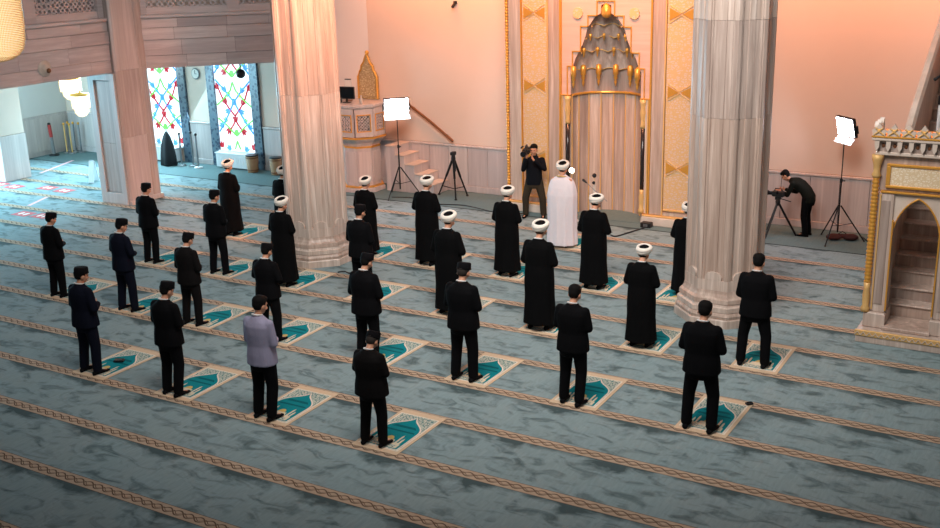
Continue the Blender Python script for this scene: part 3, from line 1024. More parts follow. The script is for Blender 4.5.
def led_stand(x, y, zc, aim, label, wd=.56, hh=.46, rot=0.4, spread=.55):
    root = empty('light_stand', (x, y, 0), 0, label, 'studio light')
    tripod_legs(root, .78, spread, .34, M['black_metal'], rot)
    MB().tube([(0, 0, .2), (0, 0, 1.35)], .018, 8).build('lower_pole', M['black_metal'], root)
    MB().tube([(0, 0, 1.3), (0, 0, zc - hh / 2 - .02)], .012, 8).build('upper_pole', M['black_metal'], root)
    MB().lathe([(1.28, .03), (1.36, .03)], 10).build('clamp_collar', M['black_plastic'], root)
    MB().tube([(.02, 0, 1.32), (.08, 0, 1.32)], .014, 6).build('clamp_knob', M['black_plastic'], root)
    head = empty('lamp_head', (0, 0, zc))
    head.parent = root
    d = Vector(aim) - Vector((x, y, zc))
    head.rotation_euler = d.to_track_quat('Y', 'Z').to_euler()
    MB().box(-wd / 2, wd / 2, -.07, .0, -hh / 2, hh / 2, .012).build('housing', M['black_plastic'], head)
    MB().box(-wd / 2 + .025, wd / 2 - .025, .001, .006, -hh / 2 + .025, hh / 2 - .025).build('led_panel', LED, head)
    for s in (-1, 1):
        MB().box(s * (wd / 2 + .015) - .008, s * (wd / 2 + .015) + .008, -.09, -.02, -.12, .05).build('yoke_arm', M['black_metal'], head)
    m_ = MB().box(-wd / 2, wd / 2, 0, .16, -.004, .004)
    m_.xf(Matrix.Translation((0, 0, -hh / 2 - .01)) @ Matrix.Rotation(R(-38), 4, 'X'))
    m_.build('barn_door', M['white_paint'], head)
    return root


led_stand(-15.45, 22.50, 2.36, (-9.0, 15.5, .9), 'lit white studio lamp on black tripod beside the octagonal pulpit', .66, .42, rot=0.5)
led_stand(-4.48, 22.85, 2.45, (-8.6, 18.2, 1.0), 'lit white studio lamp on black tripod near the stooping cameraman', .56, .42, rot=0.3)
sb = empty('sand_bag', (-4.40, 22.98, 0), R(20), 'dark red sand bag lying at the foot of a studio lamp', 'bag')
m_ = MB().ell((-.17, 0, .07), (.17, .13, .07)).ell((.17, 0, .07), (.17, .13, .07)).capsule((-.1, 0, .09), .05, (.1, 0, .09), .05)
cloth(m_, 'bag_body', M['red_bag'], sb, .015)
MB().tube([(-.08, 0, .14), (0, 0, .19), (.08, 0, .14)], .010, 6).build('bag_handle', M['black_cloth'], sb)

# folded camera tripod leaning open by the wall
tp = empty('camera_tripod', (-14.12, 23.02, 0), 0, 'empty black camera tripod standing by the wall near the steps', 'tripod')
for (fx, fy) in [(-.50, .05), (.22, -.30), (.26, .22)]:
    lg = MB().tube([(fx * .06, fy * .06, .98), (fx * .5, fy * .5, .52)], [.034, .03], 8).tube([(fx * .5, fy * .5, .52), (fx, fy, .03)], [.022, .02], 8).build('leg', M['black_metal'], tp)
    MB().ell((fx, fy, .025), (.04, .04, .025), seg=8, rows=6).build('rubber_foot', M['black_plastic'], lg, True)
    MB().tube([(0, 0, .22), (fx * .75, fy * .75, .26)], .012, 6).build('spreader_arm', M['black_metal'], tp)
MB().lathe([(.96, .05), (1.02, .06), (1.06, .05), (1.10, .045)], 12).build('bowl', M['black_plastic'], tp, True)
MB().box(-.05, .05, -.07, .07, 1.10, 1.19, .012).build('fluid_head', M['black_plastic'], tp)
MB().tube([(0, -.03, 1.14), (.10, -.10, .92), (.16, -.16, .72)], .012, 6).build('pan_handle', M['black_metal'], tp)

# small bright lamp on a thin stand in front of the niche
sl = empty('spot_lamp', (-10.30, 22.05, 0), 0, 'small bright spot lamp on a thin stand by the niche', 'lamp')
MB().lathe([(0, .14), (.02, .14), (.03, .03)], 16).build('lamp_foot', M['white_paint'], sl, True)
MB().tube([(0, 0, .02), (0, 0, 1.16)], .010, 8).build('lamp_pole', M['grey_metal'], sl)
m_ = MB().lathe([(-.05, .03), (0, .05), (.04, .055)], 14)
m_.xf(Matrix.Translation((0, -.02, 1.21)) @ Matrix.Rotation(R(80), 4, 'X'))
m_.build('lamp_housing', M['black_plastic'], sl, True)
MB().ell((0, -.065, 1.22), (.06, .03, .06)).build('lamp_bulb', emission('spot_bulb', (255, 238, 205), 40), sl, True)

# microphones in front of the imam
mc = empty('microphone_stand', (-9.62, 21.75, 0), 0, 'pale tapered microphone stand with two black foam microphones', 'microphone')
MB().lathe([(0, .15), (.02, .15), (.04, .05), (.08, .04)], 18).build('stand_base', M['marble_plain'], mc, True)
MB().lathe([(.08, .05), (.7, .045), (.95, .03), (1.05, .014)], 14).build('tapered_post', M['marble_plain'], mc, True)
MB().tube([(0, 0, 1.04), (.0, -.01, 1.16)], .008, 6).build('gooseneck', M['gold_soft'], mc)
MB().ell((0, -.02, 1.21), (.05, .05, .052)).build('foam_microphone', M['black_cloth'], mc, True)
MB().ell((0, -.05, 1.05), (.035, .035, .037)).build('foam_microphone', M['black_cloth'], mc, True)
mc2 = empty('boom_microphone_stand', (-9.30, 21.38, 0), 0, 'thin boom microphone stand beside the tapered microphone post', 'microphone')
for k in range(3):
    a = .4 + k * 2 * PI / 3
    MB().tube([(0, 0, .14), (.26 * math.cos(a), .26 * math.sin(a), .012)], .010, 6).build('leg', M['black_metal'], mc2)
MB().tube([(0, 0, .10), (0, 0, .82)], .011, 8).build('pole', M['grey_metal'], mc2)
MB().lathe([(.80, .022), (.86, .022)], 10).build('boom_clamp', M['black_plastic'], mc2)
MB().tube([(.16, -.02, .74), (0, 0, .84), (-.38, .06, 1.10)], .008, 6).build('boom_arm', M['grey_metal'], mc2)
MB().capsule((-.38, .06, 1.10), .018, (-.46, .07, 1.15), .03, 10).build('microphone_head', M['black_plastic'], mc2, True)


# ------------------------------------------------------------------ chandeliers
def beaded(name, loc, prof, label, seg, glass, parentgroup=None, bead=.012, seed=1, z_top=3.0):
    root = empty(name, loc, 0, label, 'chandelier', parentgroup)
    MB().lathe([(z, r_ * .965) for z, r_ in prof], 32).build('glowing_shade', glass, root, True)
    bm_ = MB()
    octa = [(1, 0, 0), (-1, 0, 0), (0, 1, 0), (0, -1, 0), (0, 0, 1), (0, 0, -1)]
    of = [(0, 2, 4), (2, 1, 4), (1, 3, 4), (3, 0, 4), (2, 0, 5), (1, 2, 5), (3, 1, 5), (0, 3, 5)]
    pts = []
    for i in range(len(prof) - 1):
        (z0, r0), (z1, r1) = prof[i], prof[i + 1]
        L_ = math.hypot(z1 - z0, r1 - r0)
        n = max(1, int(L_ / (bead * 2.1)))
        for j in range(n):
            t_ = j / n
            pts.append((z0 + (z1 - z0) * t_, r0 + (r1 - r0) * t_))
    for z, r_ in pts:
        n = max(4, int(2 * PI * r_ / (bead * 2.1)))
        for k in range(n):
            a = 2 * PI * k / n
            bm_.add([(r_ * math.cos(a) + bead * v[0], r_ * math.sin(a) + bead * v[1], z + bead * v[2]) for v in octa], of)
    tag(bm_.build('crystal_beads', CRYS, root), kind='stuff')
    zt = prof[-1][0]
    MB().lathe([(zt, prof[-1][1] + .02), (zt + .05, prof[-1][1] + .02), (zt + .08, .04), (zt + .12, .02)], 24).build('brass_crown', M['gold'], root, True)
    MB().tube([(0, 0, zt + .1), (0, 0, z_top)], .010, 6).build('suspension_rod', M['gold'], root)
    return root


CRYS = plain('crystal_bead', (240, 214, 170), .2, 0, var=.1, bstr=0)
GLOW = emission('warm_crystal_glow', (255, 226, 176), 1.15)
GLOWW = emission('white_crystal_glow', (255, 244, 226), 2.6)
beaded('crystal_chandelier', (-7.98, 5.73, 5.49), [(0, .03), (.004, .10), (.02, .17), (.05, .225), (.10, .265), (.17, .285), (.30, .295), (1.3, .30)], 'beaded golden crystal chandelier drop hanging before the gallery', 32, GLOW, bead=.0065, z_top=4.5)
for i, (px_, py_, pz_, s_) in enumerate([(-26.2, 21.3, 2.15, 1.0), (-25.6, 21.1, 1.72, .85)]):
    lab = ['white lit crystal chandelier hanging under the gallery, the higher of two', 'white lit crystal chandelier hanging under the gallery, the lower of two'][i]
    beaded('aisle_chandelier', (px_, py_, pz_), [(0, .03), (.03, .13 * s_), (.12, .22 * s_), (.25, .24 * s_), (.27, .30 * s_), (.48, .31 * s_), (.62, .30 * s_)], lab, 20, GLOWW, bead=.018, z_top=3.53 - pz_)

# ------------------------------------------------------------------ left aisle furniture
for i, (x0, x1, lab) in enumerate([(-25.6, -24.4, 'white radiator cover under the stained glass window beside the covered stand'), (-22.72, -21.5, 'white radiator cover under the stained glass window beside the waste bins')]):
    rc = empty('radiator_cover', ((x0 + x1) / 2, WY - .02, 0), 0, lab, 'radiator')
    h_ = (x1 - x0) / 2
    MB().box(-h_, h_, -.32, -.14, .04, .44, .012).build('case', M['white_paint'], rc)
    MB().box(-h_ - .03, h_ + .03, -.34, -.13, .442, .475, .008).build('top_board', M['white_paint'], rc)
    for k in range(12):
        xx = -h_ + .08 + k * (2 * h_ - .16) / 11
        MB().box(xx - .03, xx + .03, -.33, -.32, .10, .38, .003).build('grille_slat', M['white_paint'], rc)
for i, (x, lab) in enumerate([(-21.25, 'brown wooden waste bin next to the radiator cover'), (-20.35, 'brown wooden waste bin standing apart by the blue tile border')]):
    wb = empty('waste_bin', (x, 23.36, 0), 0, lab, 'bin')
    MB().lathe([(0, .15), (.02, .155), (.48, .185)], 16).build('bin_body', M['wood_pale'], wb, True)
    for z in (.06, .42):
        MB().lathe([(z, .172 + z * .04), (z + .03, .172 + z * .04)], 16).build('bin_hoop', M['wood'], wb, True)
    MB().lathe([(.482, .19), (.51, .19), (.515, .15)], 16).build('bin_rim', M['black_plastic'], wb, True)
cs = empty('covered_stand', (-24.37, 23.1, 0), 0, 'black cloth draped over a tall pointed stand by the window', 'covered stand')
m_ = MB()
rings = []
for (z, r_) in [(0.01, .26), (.3, .24), (.6, .2), (.85, .13), (1.0, .06), (1.06, .01)]:
    rings.append([((r_ * (1 + .14 * math.cos(5 * a_))) * math.cos(a_), (r_ * .8 * (1 + .14 * math.cos(5 * a_))) * math.sin(a_), z) for a_ in [2 * PI * k / 30 for k in range(30)]])
m_.loft(rings)
m_.build('cover_cloth', M['black_cloth'], cs, True)
MB().lathe([(1.0, .02), (1.1, .02)], 8).build('stand_tip', M['grey_metal'], cs)
for i, (x, y, h_) in enumerate([(-23.95, 23.2, .95), (-23.57, 23.3, 1.0), (-23.22, 23.15, .98)]):
    sp_ = empty('barrier_post', (x, y, 0), 0, 'slim grey metal barrier post by the window wall', 'barrier post', 'barrier posts by the windows')
    MB().lathe([(0, .13), (.03, .13), (.045, .04)], 16).build('post_foot', M['white_paint' if i == 2 else 'grey_metal'], sp_, True)
    MB().tube([(0, 0, .04), (0, 0, h_)], .028, 10).build('post', M['grey_metal'], sp_)
    MB().lathe([(h_, .035), (h_ + .05, .04), (h_ + .07, .02)], 12).build('post_cap', M['black_plastic'], sp_, True)
for i in range(5):
    x = -29.3 + i * .13
    sp_ = empty('barrier_post', (x, 23.5 - .26 * (i % 2), 0), 0, 'gold and grey barrier post stored in the aisle corner', 'barrier post', 'barrier posts in the aisle corner')
    MB().lathe([(0, .11), (.03, .11), (.045, .04)], 14).build('post_foot', M['grey_metal'], sp_, True)
    MB().tube([(0, 0, .04), (0, 0, .92)], .024, 8).build('post', M['gold_soft' if i % 2 else 'grey_metal'], sp_)
    MB().lathe([(.92, .035), (.98, .04), (1.0, .02)], 12).build('post_cap', M['gold'], sp_, True)
rp = empty('red_barrier', (-29.2, 22.75, 0), 0, 'red and grey barrier post standing by the aisle side wall', 'barrier post')
MB().lathe([(0, .16), (.04, .16), (.06, .05)], 16).build('post_foot', M['black_plastic'], rp, True)
MB().tube([(0, 0, .05), (-.03, 0, .6)], .05, 10).build('post', M['grey_metal'], rp)
MB().tube([(-.03, 0, .6), (-.06, 0, 1.0)], .055, 10).build('red_sleeve', plain('red_plastic', (170, 48, 44), .5), rp)
MB().lathe([(1.0, .05), (1.05, .05), (1.07, .02)], 10, c=(-.06, 0)).build('post_cap', M['black_plastic'], rp, True)
sg = empty('folding_sign', (-24.62, 20.4, 0), R(20), 'small white folding floor sign behind the panelled pier', 'sign')
for s in (-1, 1):
    m_ = MB().box(-.08, .08, -.012, .012, 0, .62, .006)
    m_.xf(Matrix.Translation((0, s * .16, .01)) @ Matrix.Rotation(R(s * 14), 4, 'X'))
    m_.build('sign_board', M['white_paint'], sg)
MB().tube([(-.08, 0, .62), (.08, 0, .62)], .014, 6).build('hinge', M['grey_metal'], sg)

ck = empty('wall_clock', (-23.53, WY - .005, 2.74), 0, 'round wall clock between the stained glass windows', 'clock')
m_ = MB().lathe([(0, .15), (.03, .17), (.045, .15)], 24).xf(Matrix.Rotation(R(90), 4, 'X'))
m_.build('clock_rim', M['grey_metal'], ck, True)
m_ = MB().lathe([(.046, .14), (.05, .14)], 24).xf(Matrix.Rotation(R(90), 4, 'X'))
m_.build('clock_dial', M['paper'], ck)
MB().box(-.006, .006, -.06, -.052, 0, .11).build('minute_hand', M['black_plastic'], ck)
MB().box(0, .07, -.06, -.052, -.006, .006).build('hour_hand', M['black_plastic'], ck)
orb = empty('hanging_camera', (-20.25, 22.1, 3.10), 0, 'black ball camera hanging under the slanting gallery front', 'camera')
MB().ell((0, 0, -.05), (.13, .13, .13)).build('camera_ball', M['black_plastic'], orb, True)
MB().ell((0, -.11, -.09), (.05, .03, .05)).build('camera_lens', M['lens'], orb, True)
MB().tube([(0, 0, .05), (0, 0, .44)], .02, 8).build('drop_rod', M['black_metal'], orb)
cv = empty('beam_camera', (HX - .115, 16.85, 3.73), 0, 'round cream rosette with a dark camera eye on the gallery front', 'camera')
m_ = MB().lathe([(0, .17), (.03, .19), (.05, .17), (.06, .12), (.1, .11), (.13, .07)], 20).xf(Matrix.Rotation(R(90), 4, 'Y'))
m_.build('rosette', M['marble_plain'], cv, True)
MB().ell((.13, 0.02, -.05), (.05, .06, .06)).build('camera_eye', M['wood'], cv, True)
wc = empty('wall_camera', (-14.35, WY, 4.86), 0, 'tiny black camera mounted high on the peach wall', 'camera')
MB().box(-.04, .04, -.06, 0, -.04, .04, .01).build('mount', M['black_plastic'], wc)
MB().capsule((0, -.07, -.03), .035, (0, -.16, -.09), .04, 10).build('camera_body', M['black_plastic'], wc, True)
mbar = empty('pulpit_microphone', (-2.38, 20.06, 2.117), 0, 'thin microphone stand with black grip on the pulpit stairs', 'microphone')
MB().lathe([(0, .09), (.02, .09), (.03, .03)], 14).build('stand_foot', M['black_plastic'], mbar, True)
MB().tube([(0, 0, .02), (0, 0, 1.30)], .03, 8).build('white_post', M['white_paint'], mbar)
MB().tube([(0, 0, 1.30), (0, 0, 1.46)], .042, 8).build('grip', M['black_plastic'], mbar)
MB().tube([(0, 0, 1.46), (0.02, 0, 1.85)], .012, 6).build('thin_pole', M['grey_metal'], mbar)
MB().tube([(-.04, -.03, 1.80), (0.02, 0, 1.85), (.30, .25, 2.08)], .014, 6).build('arm', M['black_metal'], mbar)
MB().capsule((-.04, -.03, 1.80), .022, (-.11, -.08, 1.74), .03, 8).build('microphone_head', M['black_plastic'], mbar, True)

# floor stickers of the aisle
STK = plain('sticker_red', (196, 74, 78), .6, var=.1)
STP = plain('sticker_pink', (224, 168, 170), .6, var=.1)
for i, (x, y) in enumerate([(-27.0, 19.05), (-26.3, 19.0), (-25.25, 19.3), (-24.5, 19.25), (-23.25, 16.95), (-22.6, 17.0)]):
    g_ = empty('floor_sticker', (x, y, 0), 0, 'red square floor sticker with white footprints, ' + ['touching the pale stone pier foot', 'next to the one at the pale pier foot', 'between pale pier and folding sign', 'beside the folding sign', 'of the rosette camera pair, aisle side', 'of the rosette camera pair, hall side'][i], 'sticker', 'red floor stickers')
    MB().box(-.26, .26, -.2, .2, .001, .004).build('sheet', STK, g_)
    for s in (-1, 1):
        MB().prism([(s * .09 + .05 * math.cos(k * PI / 6), .11 * math.sin(k * PI / 6)) for k in range(12)], .0042, .0055).build('footprint', M['paper'], g_)
for ti, (x0, y0, x1, y1) in enumerate([(-27.2, 20.6, -27.9, 22.4), (-23.9, 17.6, -24.3, 18.5)]):
    g_ = MB().box(-.05, .05, 0, math.hypot(x1 - x0, y1 - y0), .001, .004).build('floor_tape', STP, loc=(x0, y0, 0), rotz=math.atan2(y1 - y0, x1 - x0) - PI / 2)
    tag(g_, ['long pink tape strip on carpet leading to the red barrier post', 'short pink tape strip on carpet between the pairs of red stickers'][ti], 'tape', 'pink tape strips')


def cable(path, label, r_=.012, m=None):
    pts = [Vector((x, y, r_ + .001)) for x, y in path]
    sm = []
    for i in range(len(pts) - 1):
        p0, p1, p2, p3 = pts[max(i - 1, 0)], pts[i], pts[i + 1], pts[min(i + 2, len(pts) - 1)]
        for k in range(6):
            t_ = k / 6
            sm.append(.5 * ((2 * p1) + (p2 - p0) * t_ + (2 * p0 - 5 * p1 + 4 * p2 - p3) * t_ ** 2 + (3 * p1 - p0 - 3 * p2 + p3) * t_ ** 3))
    sm.append(pts[-1])
    return tag(MB().tube(sm, r_, 6).build('cable', m or M['black_plastic'], smooth=True), label, 'cable')


cable([(-15.6, 22.3), (-15.0, 22.45), (-14.3, 22.1), (-13.4, 22.3), (-12.3, 22.0), (-11.6, 22.2)], 'black cable running along the wall from the studio lamp to the niche')
cable([(-9.0, 21.25), (-8.85, 21.2), (-8.7, 21.65), (-8.55, 22.12)], 'black cable looping from the microphones to the niche base', .016)
cable([(-4.05, 23.35), (-3.8, 22.9), (-3.55, 22.6), (-3.3, 22.75), (-3.1, 22.6)], 'black cable snaking around the studio lamp near the stair pulpit', .014)
cable([(-15.7, 19.4), (-15.2, 19.2), (-15.0, 19.6), (-15.6, 19.8), (-15.9, 19.5)], 'black cable coil lying behind the octagonal column', .012)
cable([(-12.85, 16.35), (-12.75, 16.45), (-12.6, 16.4), (-12.5, 16.5)], 'short black cable end lying at the octagonal column base', .014)
jb = empty('junction_box', (-8.55, 22.25, 0), 0, 'small black junction box at the niche base', 'box')
MB().box(-.12, .12, -.08, .08, 0, .12, .012).build('case', M['black_plastic'], jb)
MB().box(-.05, .05, -.085, -.08, .03, .09).build('socket_plate', M['grey_metal'], jb)
fb = empty('equipment_case', (-6.62, 23.3, 0), 0, 'small dark equipment case by the wall behind the octagonal column', 'case')
MB().box(-.2, .2, -.14, .14, 0, .24, .02).build('case_body', M['black_plastic'], fb)
MB().tube([(-.08, 0, .24), (-.08, 0, .28), (.08, 0, .28), (.08, 0, .24)], .012, 6).build('case_handle', M['black_metal'], fb)


# ------------------------------------------------------------------ prayer rugs
def speckle(name, a, b, scale):
    t = NT(name)
    vo = t.n('ShaderNodeTexVoronoi', feature='DISTANCE_TO_EDGE')
    t.val(vo.inputs['Vector'], t.obj())
    vo.inputs['Scale'].default_value = scale
    f = t.math('LESS_THAN', vo.outputs['Distance'], 0.09)
    return t.out(t.mix(f, lin(a), lin(b)), .95, spec=.1)


RUG = [plain('rug_border_cream', (208, 182, 152), .95, var=.12, scale=30, spec=.1),
       speckle('rug_spandrel_ornament', (196, 196, 180), (84, 124, 124), 26),
       plain('rug_teal', (16, 126, 134), .95, var=.16, scale=24, spec=.1),
       plain('rug_pale_line', (226, 214, 196), .95, var=.06, scale=30, spec=.1),
       plain('rug_mosque_cream', (214, 202, 176), .95, var=.14, scale=40, spec=.1),
       plain('rug_gold', (206, 176, 104), .95, var=.1, scale=40, spec=.1),
       plain('rug_teal_dark', (10, 92, 100), .95, var=.2, scale=30, spec=.1)]
RW, RL = .72, 1.24


def rug_mesh():
    b = MB()
    b.mi = 0
    b.box(-RW / 2, RW / 2, 0, RL, .001, .010, .003)

    def flat(mi, poly, k):
        b.mi = mi
        b.prism(poly, .010, .0102 + k * .0007)
    flat(3, [(-.315, .09), (.315, .09), (.315, 1.13), (-.315, 1.13)], 1)
    flat(1, [(-.295, .11), (.295, .11), (.295, 1.11), (-.295, 1.11)], 2)

    def arch(hw, z0, zs, zt):
        pts = [(-hw, z0), (hw, z0), (hw, zs)]
        for k, q in enumerate((1.0, .98, .93, .84, .70, .52, .33, .17, .07, 0)):
            pts.append((hw * q, zs + (zt - zs) * (k + 1) / 10))
        pts += [(-x, z) for x, z in pts[::-1][1:-2]]
        pts.append((-hw, zs))
        return pts
    flat(3, arch(.29, .115, .58, 1.075), 3)
    flat(2, arch(.272, .13, .58, 1.04), 4)
    flat(6, [(-.2, .72), (.2, .72), (.15, .78), (-.15, .78)], 5)
    flat(6, [(-.24, .60), (.24, .60), (.22, .64), (-.22, .64)], 5)
    # the woven mosque
    flat(4, [(-.24, .15), (.24, .15), (.24, .26), (.17, .30), (.12, .28), (.1, .36), (-.1, .36), (-.12, .28), (-.17, .30), (-.24, .26)], 6)
    flat(5, [(.06 * math.cos(k * PI / 10), .36 + .09 * math.sin(k * PI / 10)) for k in range(11)], 7)
    for x in (-.205, -.15, .15, .205):
        hz = .52 if abs(x) < .18 else .44
        flat(4, [(x - .014, .26), (x + .014, .26), (x + .014, hz - .05), (x, hz), (x - .014, hz - .05)], 7)
    flat(1, [(-.2, .165), (.2, .165), (.2, .225), (-.2, .225)], 8)
    return b.mesh('prayer_rug', RUG)


RUGM = rug_mesh()
Y0 = {'z': 10.23, 'b': 12.63, 'd': 15.03, 'f': 17.43, 'h': 19.83}
YF = {'z': 10.36, 'b': 12.76, 'd': 15.24, 'f': 17.66, 'h': 20.0}


def rug(x, row, label, rz=0.0):
    o = link('prayer_rug', RUGM, None, (x, Y0[row] + .0, 0.0), rz)
    tag(o, label, 'rug', 'teal prayer rugs laid out in rows')
    return o


# ------------------------------------------------------------------ people
SKIN = plain('skin', (196, 140, 110), .55, var=.05, scale=20, bstr=.05)
HAIR = plain('dark_hair', (14, 11, 10), .8, var=.25, scale=60, bstr=.4, spec=.15)
HAIRG = plain('greying_hair', (52, 46, 42), .8, var=.25, scale=60, bstr=.4, spec=.15)
EYE = plain('eye', (40, 30, 26), .2, var=.1, bstr=0)


def fabric(name, c, var=.2, bstr=.35):
    t = NT(name)
    p = t.obj()
    n = t.noise(t.mapv(p, (6, 6, 2.2)), 2.0, 4, .6, .8)
    f = t.noise(p, 220, 2)
    a = lin(c)
    lo = tuple(x * (1 - var) for x in a[:3]) + (1,)
    hi = tuple(x * (1 + var) for x in a[:3]) + (1,)
    return t.out(t.mix(n, lo, hi), .85, bump=t.math('ADD', n, t.math('MULTIPLY', f, .1)), bstr=bstr, bdist=.03, spec=.08)


F = {
    'black': fabric('black_suit_wool', (12, 12, 14)), 'navy': fabric('navy_suit_wool', (15, 18, 30)), 'charcoal': fabric('charcoal_suit_wool', (19, 17, 17)),
    'robe': fabric('black_robe_cloth', (9, 9, 10)), 'lilac': fabric('lilac_grey_shirt', (150, 146, 168), .1), 'white': fabric('white_cloak', (226, 214, 216), .05),
    'olive': fabric('olive_trousers', (58, 50, 40)), 'sweater': fabric('black_sweater', (18, 20, 25)), 'shirtwhite': fabric('white_shirt', (222, 220, 216), .04),
    'sock': fabric('black_socks', (16, 16, 18)), 'cap': fabric('black_velvet_cap', (16, 15, 17)), 'turban': fabric('white_turban', (236, 226, 214), .06),
    'red': fabric('dark_red_turban_cap', (30, 18, 18)), 'greenish': fabric('dark_green_jacket', (24, 26, 22)),
}


def ring(c, x, y, rx, ry, n=28, e=2.3, fold=0.0, nf=9, ph=0.0):
    out = []
    for k in range(n):
        a = 2 * PI * k / n
        ca, sa = math.cos(a), math.sin(a)
        q = (abs(ca) ** e + abs(sa) ** e) ** (-1 / e)
        q *= 1 + fold * math.sin(nf * a + ph)
        out.append(c + x * (rx * q * ca) + y * (ry * q * sa))
    return out


def V(*a):
    return Vector(a)


def hand(mb, wr, d, up, side):
    """palm and five fingers; d: towards the fingers, up: towards the thumb"""
    d = d.normalized()
    nrm = d.cross(up).normalized() * side
    up = (up - d * up.dot(d)).normalized()
    pc = wr + d * .05
    for q in (-.024, -.008, .008, .024):
        mb.capsule(wr + d * .012 + up * q * .7, .017, pc + d * .035 + up * q, .014, 8)
    for q, L_ in ((.028, .068), (.0095, .078), (-.0095, .072), (-.028, .056)):
        b0 = pc + d * .038 + up * q
        b1 = b0 + (d * .85 + nrm * .5).normalized() * L_ * .5
        b2 = b1 + (d * .45 + nrm * .9).normalized() * L_ * .5
        mb.limb([b0, b1, b2], [.0105, .0098, .0085], 8)
    t0 = wr + d * .025 + up * .025
    t1 = t0 + (d * .6 + up * .8).normalized() * .04
    t2 = t1 + (d * .9 + up * .3 + nrm * .3).normalized() * .03
    mb.limb([t0, t1, t2], [.014, .0115, .0095], 8)


def upright(elbow=.24, elz=1.12, wz=1.07, stance=.13, pitch=22, yaw=0, asym=0.0, lean=0.0):
    return dict(
        hip=[V(-.09, 0, .90), V(.09, 0, .90)], knee=[V(-stance * .95, .02, .48), V(stance * .95, .02, .48)], ank=[V(-stance, -.03, .075), V(stance, -.03 + asym, .075)],
        sh=[V(-.172, -.015, 1.395), V(.172, -.015, 1.395)], el=[V(-elbow, .0, elz), V(elbow, .0, elz)], wr=[V(-.075, .175, wz), V(.075, .190, wz + .03)],
        hd=[V(1, .25, .05), V(-1, .2, .02)], hup=[V(0, .2, 1), V(0, .2, 1)], pitch=pitch, yaw=yaw, foot=[R(6), R(-6)],
        spine=[V(0, 0, .80), V(0, 0, .95), V(0, 0, 1.08), V(0, -.005, 1.25), V(0, -.015, 1.36), V(0, -.02, 1.42), V(0, -.022, 1.465), V(0, -.02, 1.50)], sang=[0] * 8, neck=V(0, -.02, 1.49))


def headframe(J, sang=0.0):
    n = J['neck']
    return Matrix.Translation(n) @ Matrix.Rotation(R(J['yaw']), 4, 'Z') @ Matrix.Rotation(-R(J['pitch']), 4, 'X') @ Matrix.Translation(V(0, .02, -1.49))


